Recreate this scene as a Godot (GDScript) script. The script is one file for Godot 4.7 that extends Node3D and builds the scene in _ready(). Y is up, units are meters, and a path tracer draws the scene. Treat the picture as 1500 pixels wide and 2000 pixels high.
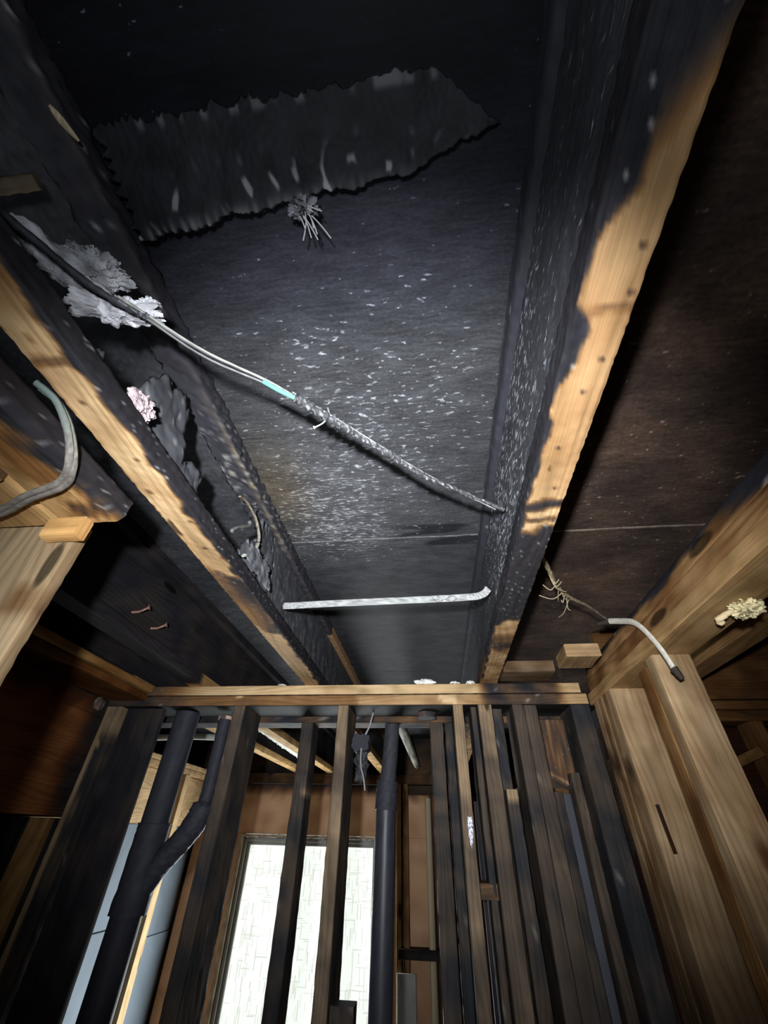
extends Node3D
# Lengths in the layout below are in units of U (the height of the joist bottoms above the lens); P() turns them into metres.
const U := 0.43
const EYE := 2.01
var nz := FastNoiseLite.new()      # smooth noise
var nf := FastNoiseLite.new()      # fractal noise
var rng := RandomNumberGenerator.new()
var M := {}
var used := {}


func P(x: float, y: float, z: float) -> Vector3:
	return Vector3(x * U, EYE + y * U, z * U)


func numbered(called: String) -> String:
	var n: int = used.get(called, 0)
	used[called] = n + 1
	return called if n == 0 else "%s_%03d" % [called, n]


func tag(o: Node3D, label: String, category := "", group := "", kind := "") -> Node3D:
	if label: o.set_meta("label", label)
	if category: o.set_meta("category", category)
	if group: o.set_meta("group", group)
	if kind: o.set_meta("kind", kind)
	return o


func thing(called: String, at: Vector3, label: String, category: String, group := "", kind := "") -> Node3D:
	var o := Node3D.new()
	o.name = numbered(called)
	add_child(o)
	o.position = at
	tag(o, label, category, group, kind)
	return o


# a mesh whose vertices are given in world metres, set down under parent with its origin at the middle of its base
func obj(called: String, arr: Array, mat: Material, parent: Node3D = null, stuff := false) -> MeshInstance3D:
	var v: PackedVector3Array = arr[Mesh.ARRAY_VERTEX]
	var lo := v[0]
	var hi := v[0]
	for q in v:
		lo = lo.min(q)
		hi = hi.max(q)
	var o := Vector3((lo.x + hi.x) / 2, lo.y, (lo.z + hi.z) / 2)
	for i in v.size():
		v[i] -= o
	arr[Mesh.ARRAY_VERTEX] = v
	var m := ArrayMesh.new()
	m.add_surface_from_arrays(Mesh.PRIMITIVE_TRIANGLES, arr)
	m.surface_set_material(0, mat)
	var n := MeshInstance3D.new()
	n.mesh = m
	if stuff:
		n.set_meta("kind", "stuff")
	if parent == null:
		n.name = numbered(called)
		add_child(n)
		n.position = o
	else:
		n.name = called
		parent.add_child(n, true)
		n.position = o - parent.position
		if parent.get_parent() != self and parent.get_parent() is Node3D:
			n.position = o - parent.position - parent.get_parent().position
	return n


func smooth_normals(v: PackedVector3Array, idx: PackedInt32Array) -> PackedVector3Array:
	var n := PackedVector3Array()
	n.resize(v.size())
	for t in range(0, idx.size(), 3):
		var a := idx[t]
		var b := idx[t + 1]
		var c := idx[t + 2]
		var f := (v[c] - v[a]).cross(v[b] - v[a])
		n[a] += f
		n[b] += f
		n[c] += f
	for i in n.size():
		n[i] = n[i].normalized() if n[i].length_squared() > 1e-20 else Vector3.UP
	return n


func pack(v: PackedVector3Array, col: PackedColorArray, uv: PackedVector2Array, idx: PackedInt32Array) -> Array:
	var a := []
	a.resize(Mesh.ARRAY_MAX)
	a[Mesh.ARRAY_VERTEX] = v
	a[Mesh.ARRAY_NORMAL] = smooth_normals(v, idx)
	a[Mesh.ARRAY_COLOR] = col
	a[Mesh.ARRAY_TEX_UV] = uv
	a[Mesh.ARRAY_INDEX] = idx
	return a


# triangle with its front towards «out»
func tri(idx: PackedInt32Array, v: PackedVector3Array, a: int, b: int, c: int, out: Vector3) -> void:
	if (v[c] - v[a]).cross(v[b] - v[a]).dot(out) >= 0.0:
		idx.append_array([a, b, c])
	else:
		idx.append_array([a, c, b])


# ---- sawn timber: a bevelled bar, finely divided, coloured by colf(world layout position, face) where face is 0..5 = -x +x -y +y -z +z
# o: step (m along), cross (m across), bevel, rough (m), seed
func timber(x0: float, x1: float, y0: float, y1: float, z0: float, z1: float, colf: Callable, o := {}) -> Array:
	var lo := P(minf(x0, x1), minf(y0, y1), minf(z0, z1))
	var hi := P(maxf(x0, x1), maxf(y0, y1), maxf(z0, z1))
	var size := hi - lo
	var L := size.max_axis_index()
	if o.has("axis"):
		L = o.axis
	var A := (L + 1) % 3
	var B := (L + 2) % 3
	var step: float = o.get("step", 0.03)
	var cross: float = o.get("cross", 0.03)
	var bv: float = minf(o.get("bevel", 0.0025), 0.2 * minf(size[A], size[B]))
	var rough: float = o.get("rough", 0.0006)
	var shift: float = o.get("lean", 0.0)
	var mid := (lo + hi) / 2
	var na := maxi(1, int(round(size[A] / cross)))
	var nb := maxi(1, int(round(size[B] / cross)))
	var nl := maxi(1, int(round(size[L] / step)))
	var ha := size[A] / 2
	var hb := size[B] / 2
	var ring: Array[Vector2] = []
	var faces: Array[int] = []
	for i in na + 1:
		ring.append(Vector2(lerpf(-ha + bv, ha - bv, float(i) / na), -hb)); faces.append(2 * B)
	for i in nb + 1:
		ring.append(Vector2(ha, lerpf(-hb + bv, hb - bv, float(i) / nb))); faces.append(2 * A + 1)
	for i in na + 1:
		ring.append(Vector2(lerpf(ha - bv, -ha + bv, float(i) / na), hb)); faces.append(2 * B + 1)
	for i in nb + 1:
		ring.append(Vector2(-ha, lerpf(hb - bv, -hb + bv, float(i) / nb))); faces.append(2 * A)
	var rn := ring.size()
	var per: Array[float] = [0.0]
	for i in range(1, rn + 1):
		per.append(per[i - 1] + ring[i % rn].distance_to(ring[i - 1]))
	var v := PackedVector3Array()
	var col := PackedColorArray()
	var uv := PackedVector2Array()
	var idx := PackedInt32Array()
	var off := Vector2(rng.randf(), rng.randf())
	for k in nl + 1:
		var l := lerpf(lo[L], hi[L], float(k) / nl)
		for j in rn + 1:
			var r := ring[j % rn]
			var p := Vector3()
			p[L] = l
			p[A] = mid[A] + r.x
			p[B] = mid[B] + r.y
			var w := Vector3(p.x / U, (p.y - EYE) / U, p.z / U)
			var c: Color = colf.call(w, faces[j % rn])
			var d := rough * nf.get_noise_3dv(p * 60.0)
			if c.get_luminance() < 0.3:
				d *= o.get("char_rough", 1.5)
			var out := Vector3()
			out[A] = r.x / ha
			out[B] = r.y / hb
			p += out * d
			v.append(p)
			col.append(c)
			uv.append(Vector2(l / 2.4, per[j] / 0.3) + off)
	var rw := rn + 1
	for k in nl:
		for j in rn:
			var a := k * rw + j
			var m2 := (v[a] + v[a + rw + 1]) / 2
			var out := Vector3()
			out[A] = m2[A] - mid[A]
			out[B] = m2[B] - mid[B]
			# a face's own outward direction
			var f := faces[j]
			if faces[(j + 1) % rn] == f:
				out = Vector3()
				out[f / 2] = 1.0 if f % 2 else -1.0
			tri(idx, v, a, a + 1, a + rw, out)
			tri(idx, v, a + 1, a + rw + 1, a + rw, out)
	for e in 2:
		var base := v.size()
		var k := nl if e else 0
		var out := Vector3()
		out[L] = 1.0 if e else -1.0
		var cp := Vector3()
		for j in rn:
			var p := v[k * rw + j]
			cp += p / rn
			v.append(p)
			col.append(colf.call(Vector3(p.x / U, (p.y - EYE) / U, p.z / U), 2 * L + e))
			uv.append(Vector2(p[A], p[B]) / 0.3 * Vector2(0.125, 1.0) + off)
		v.append(cp)
		col.append(colf.call(Vector3(cp.x / U, (cp.y - EYE) / U, cp.z / U), 2 * L + e))
		uv.append(Vector2(cp[A], cp[B]) / 0.3 * Vector2(0.125, 1.0) + off)
		for j in rn:
			tri(idx, v, base + j, base + (j + 1) % rn, base + rn, out)
	if shift != 0.0 or o.has("move"):
		for i in v.size():
			v[i] += o.get("move", Vector3()) * U
	if o.has("turn"):
		var t: Basis = o.turn
		for i in v.size():
			v[i] = mid + t * (v[i] - mid)
	return pack(v, col, uv, idx)


# ---- round or oval bar through points (layout units); r is the radius in metres, flat squeezes it
func tube(pts: Array, r: Variant, colf: Callable, o := {}) -> Array:
	var sides: int = o.get("sides", 10)
	var flat: float = o.get("flat", 1.0)
	var sub: int = o.get("sub", 6)
	var up: Vector3 = o.get("up", Vector3(0, 1, 0.01))
	var path := PackedVector3Array()
	var n := pts.size()
	for i in n - 1:
		var p0: Vector3 = pts[maxi(i - 1, 0)]
		var p1: Vector3 = pts[i]
		var p2: Vector3 = pts[i + 1]
		var p3: Vector3 = pts[mini(i + 2, n - 1)]
		for s in sub:
			path.append(p1.cubic_interpolate(p2, p0, p3, float(s) / sub) if n > 2 else p1.lerp(p2, float(s) / sub))
	path.append(pts[n - 1])
	var v := PackedVector3Array()
	var col := PackedColorArray()
	var uv := PackedVector2Array()
	var idx := PackedInt32Array()
	var ln := 0.0
	var m := path.size()
	for i in m:
		var p := P(path[i].x, path[i].y, path[i].z)
		var t := (path[mini(i + 1, m - 1)] - path[maxi(i - 1, 0)]).normalized()
		var s := t.cross(up).normalized()
		var b := s.cross(t).normalized()
		var f := float(i) / (m - 1)
		var rad: float = r.call(f) if r is Callable else r
		if i: ln += (path[i] - path[i - 1]).length() * U
		for j in sides + 1:
			var a := TAU * j / sides
			var q := p + s * cos(a) * rad + b * sin(a) * rad * flat
			if o.has("rough"):
				q += (q - p) * o.rough * nf.get_noise_3dv(q * 90.0)
			v.append(q)
			col.append(colf.call(f, a))
			uv.append(Vector2(ln / 0.3, float(j) / sides * rad * 6.0 / 0.3))
	var rw := sides + 1
	for i in m - 1:
		for j in sides:
			var a := i * rw + j
			var c := (P(path[i].x, path[i].y, path[i].z) + P(path[i + 1].x, path[i + 1].y, path[i + 1].z)) / 2
			var out := (v[a] + v[a + 1] + v[a + rw] + v[a + rw + 1]) / 4 - c
			tri(idx, v, a, a + 1, a + rw, out)
			tri(idx, v, a + 1, a + rw + 1, a + rw, out)
	for e in 2:
		if o.get("open", false):
			break
		var base := v.size()
		var i0 := (m - 1) * rw if e else 0
		var q := path[m - 1] if e else path[0]
		var out := (path[m - 1] - path[m - 2]) if e else (path[0] - path[1])
		for j in sides:
			v.append(v[i0 + j]); col.append(o.get("tip", col[i0 + j])); uv.append(Vector2())
		v.append(P(q.x, q.y, q.z)); col.append(o.get("tip", col[i0])); uv.append(Vector2())
		for j in sides:
			tri(idx, v, base + j, base + (j + 1) % sides, base + sides, out)
	return pack(v, col, uv, idx)


# ---- a torn sheet with thickness: four corners (layout units), keep(u, v) says what is left of it, disp(u, v) bends it (m)
func sheet(c00: Vector3, c10: Vector3, c01: Vector3, c11: Vector3, nu: int, nv: int, keep: Callable, disp: Callable, thick: float, colf: Callable, uvs := 1.0) -> Array:
	var v := PackedVector3Array()
	var col := PackedColorArray()
	var uv := PackedVector2Array()
	var idx := PackedInt32Array()
	var a := P(c00.x, c00.y, c00.z)
	var b := P(c10.x, c10.y, c10.z)
	var c := P(c01.x, c01.y, c01.z)
	var d := P(c11.x, c11.y, c11.z)
	var nrm := (b - a).cross(c - a).normalized()
	var du := a.distance_to(b)
	var dv := a.distance_to(c)
	var w := nu + 1
	for side in 2:
		for j in nv + 1:
			for i in nu + 1:
				var s := float(i) / nu
				var t := float(j) / nv
				var p := a.lerp(b, s).lerp(c.lerp(d, s), t)
				p += nrm * (float(disp.call(s, t)) + (thick if side else 0.0))
				v.append(p)
				col.append(colf.call(s, t, Vector3(p.x / U, (p.y - EYE) / U, p.z / U)))
				uv.append(Vector2(s * du, t * dv) / uvs)
	var kept := PackedByteArray()
	kept.resize(nu * nv)
	for j in nv:
		for i in nu:
			kept[j * nu + i] = 1 if keep.call((i + 0.5) / nu, (j + 0.5) / nv) else 0
	var half := w * (nv + 1)
	for j in nv:
		for i in nu:
			if not kept[j * nu + i]:
				continue
			var q := j * w + i
			tri(idx, v, q, q + 1, q + w, -nrm)
			tri(idx, v, q + 1, q + w + 1, q + w, -nrm)
			tri(idx, v, q + half, q + 1 + half, q + w + half, nrm)
			tri(idx, v, q + 1 + half, q + w + 1 + half, q + w + half, nrm)
			var rims := []
			if i == 0 or not kept[j * nu + i - 1]: rims.append([q, q + w, -(b - a)])
			if i == nu - 1 or not kept[j * nu + i + 1]: rims.append([q + 1, q + w + 1, b - a])
			if j == 0 or not kept[(j - 1) * nu + i]: rims.append([q, q + 1, -(c - a)])
			if j == nv - 1 or not kept[(j + 1) * nu + i]: rims.append([q + w, q + w + 1, c - a])
			for r in rims:
				tri(idx, v, r[0], r[1], r[0] + half, r[2])
				tri(idx, v, r[1], r[1] + half, r[0] + half, r[2])
	return pack(v, col, uv, idx)


# ---- a lump of wool, foam or crust: an ellipsoid torn up by noise (centre and radii in layout units)
func lump(c: Vector3, r: Vector3, ragged: float, colf: Callable, seed_: float, n := 40, turn := Basis(), freq := 1.0) -> Array:
	var v := PackedVector3Array()
	var col := PackedColorArray()
	var uv := PackedVector2Array()
	var idx := PackedInt32Array()
	for j in n + 1:
		var th := PI * j / n
		for i in 2 * n + 1:
			var ph := TAU * i / (2 * n)
			var d := Vector3(sin(th) * cos(ph), cos(th), sin(th) * sin(ph))
			var k := d * r / maxf(r.x, maxf(r.y, r.z)) * 1.4 * freq + Vector3(seed_, seed_ * 1.7, -seed_)
			var f := 1.0 + ragged * (0.8 * nz.get_noise_3dv(k * 1.6) + 0.45 * nz.get_noise_3dv(k * 4.0) + 0.12 * nz.get_noise_3dv(k * 9.0))
			var q: Vector3 = c + turn * (d * r * maxf(f, 0.2))
			var j3 := Vector3(nf.get_noise_3dv(q * 34.0), nf.get_noise_3dv(q * 34.0 + Vector3(9, 0, 0)), nf.get_noise_3dv(q * 34.0 + Vector3(0, 9, 0)))
			var fz := Vector3(nf.get_noise_3dv(q * 130.0), nf.get_noise_3dv(q * 130.0 + Vector3(5, 0, 0)), nf.get_noise_3dv(q * 130.0 + Vector3(0, 5, 0)))
			q += (j3 * ragged * 0.45 + fz * ragged * 0.22) * minf(r.x, minf(r.y, r.z))
			v.append(P(q.x, q.y, q.z))
			col.append(colf.call(q, f))
			uv.append(Vector2(float(i) / n, float(j) / n))
	var rw := 2 * n + 1
	var cc := P(c.x, c.y, c.z)
	for j in n:
		for i in 2 * n:
			var a := j * rw + i
			var ph := TAU * (i + 0.5) / (2 * n)
			var th := PI * (j + 0.5) / n
			var out: Vector3 = turn * (Vector3(sin(th) * cos(ph), cos(th), sin(th) * sin(ph)) / r)
			tri(idx, v, a, a + 1, a + rw, out)
			tri(idx, v, a + 1, a + rw + 1, a + rw, out)
	return pack(v, col, uv, idx)


# ---- colours
const BLACK := Color(0.17, 0.17, 0.195)
const BROWN := Color(0.36, 0.23, 0.13)
const PINE := Color(0.84, 0.725, 0.57)


func hash3(p: Vector3) -> float:
	var h := sin(p.x * 127.1 + p.y * 311.7 + p.z * 74.7) * 43758.5453
	return h - floor(h)


# how burnt (0 bare wood .. 1 black) -> colour, with soot tone and pale flecks of ash
func burnt(wood: Color, c: float, w: Vector3, ash := 0.03) -> Color:
	c = clampf(c, 0.0, 1.0)
	var k: Color
	var brown := wood * Color(0.62, 0.53, 0.46)
	if c < 0.5:
		k = wood.lerp(brown, c * 2.0)
	else:
		k = brown.lerp(BLACK, (c - 0.5) * 2.0)
	if c > 0.6:
		var g := 0.03 * nf.get_noise_3dv(w * 25.0)
		k += Color(g, g, g)
		if hash3(w) < ash:
			k = k.lerp(Color(0.6, 0.6, 0.62), 0.25 + 0.6 * hash3(w * 1.7))
	k.a = 1.0
	return k


func ns(w: Vector3, f: float) -> float:
	return nz.get_noise_3dv(w * f)


# smooth band: 1 inside a..b (a < b), soft by s
func band(x: float, a: float, b: float, s: float) -> float:
	return smoothstep(a - s, a + s, x) * (1.0 - smoothstep(b - s, b + s, x))


# plain timber: even wood with a given share of smoke on it
func plainwood(tone: Color, smoke := 0.0, ash := 0.01) -> Callable:
	return func(w: Vector3, _f: int) -> Color:
		var c := smoke + 0.25 * ns(w, 4.0) * (0.4 + smoke) + 0.1 * nf.get_noise_3dv(w * 12.0)
		if smoke > 0.88: c = maxf(c, 0.93)
		return burnt(tone, c, w, ash)


# ---- materials
func grain_image(seed_: int, knots: int) -> Image:
	var W := 1024
	var Hh := 256
	var a := FastNoiseLite.new()
	a.seed = seed_
	a.frequency = 1.0
	a.fractal_octaves = 3
	var b := FastNoiseLite.new()
	b.seed = seed_ + 7
	b.frequency = 1.0
	b.fractal_type = FastNoiseLite.FRACTAL_NONE
	var ks := []
	for i in knots:
		ks.append(Vector3(rng.randf() * W, rng.randf() * Hh, rng.randf_range(5, 11)))
	var data := PackedByteArray()
	data.resize(W * Hh * 3)
	for y in Hh:
		for x in W:
			var yy := float(y)
			var kd := 0.0
			for k in ks:
				var dx: float = (x - k.x) * 0.55
				var dy: float = y - k.y
				var q: float = sqrt(dx * dx + dy * dy) / k.z
				if q < 4.0:
					yy += (dy / maxf(q, 0.5)) * 0.6 * (4.0 - q) / 4.0
					kd = maxf(kd, smoothstep(1.15, 0.7, q))
			var warp := 9.0 * b.get_noise_2d(x * 0.004, yy * 0.012)
			var rings := 0.5 + 0.5 * sin((yy + warp * 3.0) * 0.42)
			var fine := a.get_noise_2d(x * 0.012, yy * 0.55)
			var patch := b.get_noise_2d(x * 0.006 + 40.0, yy * 0.02)
			var g := 0.9 - 0.10 * rings * rings + 0.10 * fine + 0.07 * patch
			g = lerpf(g, 0.42 + 0.1 * fine, kd)
			var at := (y * W + x) * 3
			data[at] = int(clampf(g * 1.01, 0, 1) * 255)
			data[at + 1] = int(clampf(g * 0.995, 0, 1) * 255)
			data[at + 2] = int(clampf(g * 0.965 - 0.02 * rings, 0, 1) * 255)
	return Image.create_from_data(W, Hh, false, Image.FORMAT_RGB8, data)


func mat(tex: Texture2D, rough := 0.75, bump := 0.0, spec := 0.4) -> StandardMaterial3D:
	var m := StandardMaterial3D.new()
	m.vertex_color_use_as_albedo = true
	m.vertex_color_is_srgb = true
	m.roughness = rough
	m.metallic_specular = spec
	if tex:
		m.albedo_texture = tex
		if bump > 0.0:
			m.heightmap_enabled = true
			m.heightmap_texture = tex
			m.heightmap_scale = bump
	return m


# charred sheathing: pale streaks of ash and painted lamp glints along u on black; dens(x, y 0..1) says how many, tint(x, y) the ground colour
func char_image(W: int, Hh: int, su: float, sv: float, dens: Callable, tint: Callable, seed_: int) -> Image:
	var a := FastNoiseLite.new()
	a.seed = seed_
	a.frequency = 1.0
	a.fractal_octaves = 4
	var b := FastNoiseLite.new()
	b.seed = seed_ + 3
	b.frequency = 1.0
	b.fractal_octaves = 3
	b.fractal_type = FastNoiseLite.FRACTAL_RIDGED
	var data := PackedByteArray()
	data.resize(W * Hh * 3)
	for y in Hh:
		var fy := float(y) / Hh
		for x in W:
			var fx := float(x) / W
			var px := fx * su
			var py := fy * sv
			var wob := 0.006 * a.get_noise_2d(px * 11.0, py * 11.0)
			var streak := a.get_noise_2d(px * 15.0, (py + wob) * 130.0)
			var patch := a.get_noise_2d(px * 7.0 + 50.0, py * 16.0)
			var fl := 1.25 * a.get_noise_2d(px * 34.0 + 9.0, (py + wob) * 120.0) + 0.55 * b.get_noise_2d(px * 13.0, (py + wob) * 36.0) + 0.3 * patch
			var d: float = dens.call(fx, fy)
			var t: Color = tint.call(fx, fy)
			var g := 1.0 + 0.24 * streak + 0.20 * patch + 0.22 * a.get_noise_2d(px * 90.0, py * 260.0)
			var f := smoothstep(1.05 - d, 1.28 - d, fl + 0.2 * streak)
			var at := (y * W + x) * 3
			var pale := 0.50 + 0.25 * a.get_noise_2d(px * 60.0, py * 60.0)
			var lum := maxf(0.02, (t.r + t.g + t.b) / 3.0)
			data[at] = int(clampf(lerpf(t.r * g, pale * lerpf(1.0, t.r / lum, 0.6), f), 0, 1) * 255)
			data[at + 1] = int(clampf(lerpf(t.g * g, pale * lerpf(1.0, t.g / lum, 0.6), f), 0, 1) * 255)
			data[at + 2] = int(clampf(lerpf(t.b * g, pale * lerpf(1.0, t.b / lum, 0.6), f), 0, 1) * 255)
	return Image.create_from_data(W, Hh, false, Image.FORMAT_RGB8, data)


func weave_image() -> Image:      # the pane's printed lattice of short strokes
	var im := Image.create(512, 1024, false, Image.FORMAT_RGB8)
	im.fill(Color(0.92, 0.955, 0.925))
	var r := RandomNumberGenerator.new()
	r.seed = 77
	for k in 900:
		var g := r.randf_range(0.74, 0.88)
		var c := Color(g, g * 1.02, g * 0.97)
		if r.randf() < 0.62:
			im.fill_rect(Rect2i(r.randi_range(0, 511), r.randi_range(0, 1023), r.randi_range(2, 3), r.randi_range(22, 70)), c)
		else:
			im.fill_rect(Rect2i(r.randi_range(0, 511), r.randi_range(0, 1023), r.randi_range(14, 44), r.randi_range(2, 3)), c)
	return im


func _ready() -> void:
	# ---- camera
	var cam := Camera3D.new()
	cam.name = "camera"
	cam.fov = 103.82
	cam.near = 0.02
	cam.far = 60.0
	cam.position = P(0, 0, 0)
	cam.basis = Basis(Vector3.UP, 0.12328) * Basis(Vector3.RIGHT, 0.68731) * Basis(Vector3.BACK, 0.02733)
	add_child(cam)
	cam.current = true
	# ---- sky, exposure
	var env := Environment.new()
	env.background_mode = Environment.BG_COLOR
	env.background_color = Color(0.85, 0.92, 0.95)
	env.tonemap_mode = Environment.TONE_MAPPER_LINEAR
	env.tonemap_exposure = 1.12
	env.sdfgi_enabled = true
	env.ssao_enabled = true
	env.ssil_enabled = true
	var we := WorldEnvironment.new()
	we.name = "environment"
	we.environment = env
	add_child(we)
	# ---- the photographer's lamp, held just over and behind the lens
	var lamp := SpotLight3D.new()
	lamp.name = "hand_lamp"
	lamp.light_color = Color(0.96, 0.98, 1.0)
	lamp.light_energy = 3.7
	lamp.light_size = 0.016
	lamp.spot_range = 20.0
	lamp.spot_attenuation = 2.0
	lamp.spot_angle = 46.5
	lamp.spot_angle_attenuation = 1.0
	lamp.shadow_enabled = true
	add_child(lamp)
	lamp.look_at_from_position(P(-0.12, 0.06, 0.32), P(-0.22, 1.18, -2.2))
	var fill_light := OmniLight3D.new()      # weak fill added at the lamp's place to brighten the dark top
	fill_light.name = "added_fill"
	fill_light.light_color = Color(0.93, 0.97, 1.0)
	fill_light.light_energy = 0.13
	fill_light.light_size = 0.03
	fill_light.omni_range = 20.0
	fill_light.omni_attenuation = 2.0
	fill_light.shadow_enabled = true
	add_child(fill_light)
	fill_light.position = lamp.position
	# ---- daylight through the frosted pane
	var day := AreaLight3D.new()
	day.name = "window_daylight"
	day.area_size = Vector2(0.98, 1.5)
	day.light_color = Color(0.96, 0.99, 1.0)
	day.light_energy = 6.0
	day.area_range = 20.0
	day.area_attenuation = 2.0
	day.shadow_enabled = true
	add_child(day)
	day.position = P(-2.31, -1.9, -9.06)
	day.rotation.y = PI

	rng.seed = 5
	nz.frequency = 1.0
	nz.fractal_type = FastNoiseLite.FRACTAL_NONE
	nz.noise_type = FastNoiseLite.TYPE_SIMPLEX_SMOOTH
	nf.frequency = 1.0
	nf.fractal_octaves = 3
	nf.seed = 11
	materials()
	shell()
	joists()
	far_wall()
	right_side()
	left_side()
	rear_room()
	small_things()


func materials() -> void:
	var ga := ImageTexture.create_from_image(grain_image(3, 5))
	var gb := ImageTexture.create_from_image(grain_image(21, 2))
	M.wood = mat(ga, 0.75, 0.12, 0.22)
	M.wood_b = mat(gb, 0.75, 0.1, 0.22)
	M.bare = mat(null, 0.8)
	M.soot = mat(null, 0.65, 0.0, 0.3)
	M.gloss = mat(null, 0.45, 0.0, 0.4)
	# the burnt deck over the middle bay: x -1.02 .. 0.5, z 0.7 .. -5.8 of the layout
	var dens := func(fx: float, fy: float) -> float:
		var x := -1.02 + 1.52 * fx
		var z := 0.7 - 6.5 * fy
		var beam_spot := exp(-pow((x + 0.60) / 0.42, 2.0) - pow((z + 2.1) / 0.48, 2.0))  # more pale flecks where the lamp beam is brightest
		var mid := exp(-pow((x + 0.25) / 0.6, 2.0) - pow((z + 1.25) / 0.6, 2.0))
		return 0.04 + 0.80 * beam_spot + 0.48 * mid + 0.07 * nz.get_noise_2d(x * 4.0, z * 4.0) - 0.3 * smoothstep(-2.4, -2.8, z) - 0.10 * smoothstep(-0.9, -0.35, z)
	var tint := func(fx: float, fy: float) -> Color:
		var x := -1.02 + 1.52 * fx
		var z := 0.7 - 6.5 * fy
		var c := Color(0.215, 0.215, 0.225)
		var amber := exp(-pow((x + 0.85) / 0.2, 2.0) - pow((z + 1.75) / 0.35, 2.0))
		c = c.lerp(Color(0.34, 0.27, 0.17), 0.7 * amber)
		var beam_spot := exp(-pow((x + 0.5) / 0.5, 2.0) - pow((z + 2.0) / 0.8, 2.0))
		c = c.lerp(Color(0.34, 0.34, 0.35), 0.75 * beam_spot)  # lamp's bright spot painted into the ground colour
		c = c.lerp(Color(0.15, 0.15, 0.18), smoothstep(-1.0, -0.4, z))  # near end darkened in the colour for the beam's soft edge
		c = c.lerp(Color(0.07, 0.07, 0.09), smoothstep(-0.4, -0.02, z))  # painted falloff again, almost black overhead
		var seam := absf(z + 2.28 - 0.006 * nz.get_noise_1d(x * 8.0))
		if seam < 0.012:
			c = c.lerp(Color(0.55, 0.54, 0.53), 0.8 * (1.0 - seam / 0.012))
		elif z > -2.45 and z < -2.12 and x > -0.3:
			c = c.lerp(Color(0.13, 0.13, 0.14), smoothstep(-0.1, 0.5, nz.get_noise_2d(x * 2.0, z * 12.0) + 0.15) * smoothstep(-0.3, 0.0, x) * smoothstep(0.17, 0.12, absf(z + 2.28)))
		return c
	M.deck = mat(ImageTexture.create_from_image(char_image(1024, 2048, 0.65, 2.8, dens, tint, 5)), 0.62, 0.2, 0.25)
	var dens_r := func(_fx: float, fy: float) -> float:
		return 0.02 + 0.12 * exp(-pow((fy - 0.45) / 0.2, 2.0))
	var tint_r := func(fx: float, fy: float) -> Color:
		var g := nz.get_noise_2d(fx * 5.0, fy * 9.0)
		var c := Color(0.34, 0.265, 0.22).lerp(Color(0.20, 0.165, 0.15), 0.5 + 0.5 * g)
		var z := 0.7 - 6.5 * fy
		if absf(z + 2.28) < 0.008:
			c = Color(0.5, 0.45, 0.4)
		return c
	M.deck_right = mat(ImageTexture.create_from_image(char_image(512, 640, 1.2, 2.8, dens_r, tint_r, 15)), 0.75, 0.15, 0.3)
	var dens_l := func(_fx: float, _fy: float) -> float: return 0.0
	var tint_l := func(fx: float, fy: float) -> Color:
		var g := nz.get_noise_2d(fx * 7.0, fy * 7.0)
		return Color(0.19, 0.195, 0.21).lerp(Color(0.25, 0.25, 0.26), 0.5 + 0.5 * g)
	M.deck_left = mat(ImageTexture.create_from_image(char_image(384, 384, 1.4, 2.8, dens_l, tint_l, 25)), 0.75, 0.15, 0.2)
	# the burnt web of the right-hand joist: silvery char, its lamp glints painted as pale flecks
	var dens_w := func(fx: float, fy: float) -> float:
		var z := 0.7 - 6.5 * fx
		var y := 1.0 - fy
		return 0.16 + 0.66 * exp(-pow((z + 1.65) / 0.8, 2.0)) + 0.40 * exp(-pow((z + 0.75) / 0.4, 2.0)) * (1.0 - y) + 0.08 * nz.get_noise_2d(z * 6.0, y * 4.0)
	var tint_w := func(_fx: float, _fy: float) -> Color: return Color(0.20, 0.20, 0.215)
	M.web = mat(ImageTexture.create_from_image(char_image(1600, 128, 2.8, 0.2, dens_w, tint_w, 35)), 0.5, 0.3, 0.5)
	var glass := StandardMaterial3D.new()
	glass.albedo_color = Color(0.8, 0.82, 0.8)
	glass.roughness = 0.4
	glass.emission_enabled = true
	glass.emission_texture = ImageTexture.create_from_image(weave_image())
	glass.emission_operator = BaseMaterial3D.EMISSION_OP_MULTIPLY
	glass.emission = Color(1, 1, 1)
	glass.emission_energy_multiplier = 0.97
	M.pane = glass


# deck board: its picture is laid over x0..x1, z 0.7 .. -5.8
func deck_board(x0: float, x1: float, z0: float, z1: float, bx0: float, bx1: float, m: Material, parent: Node3D) -> void:
	var white := func(_w: Vector3, _f: int) -> Color: return Color.WHITE
	var a := timber(x0, x1, 1.645, 1.69, z0, z1, white, {"axis": 2, "step": 0.05, "cross": 0.05, "rough": 0.003, "bevel": 0.0015})
	var v: PackedVector3Array = a[Mesh.ARRAY_VERTEX]
	var uv: PackedVector2Array = a[Mesh.ARRAY_TEX_UV]
	for i in v.size():
		uv[i] = Vector2((v[i].x / U - bx0) / (bx1 - bx0), (0.7 - v[i].z / U) / 6.5)
	a[Mesh.ARRAY_TEX_UV] = uv
	obj("sheathing_panel", a, m, parent)


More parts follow.
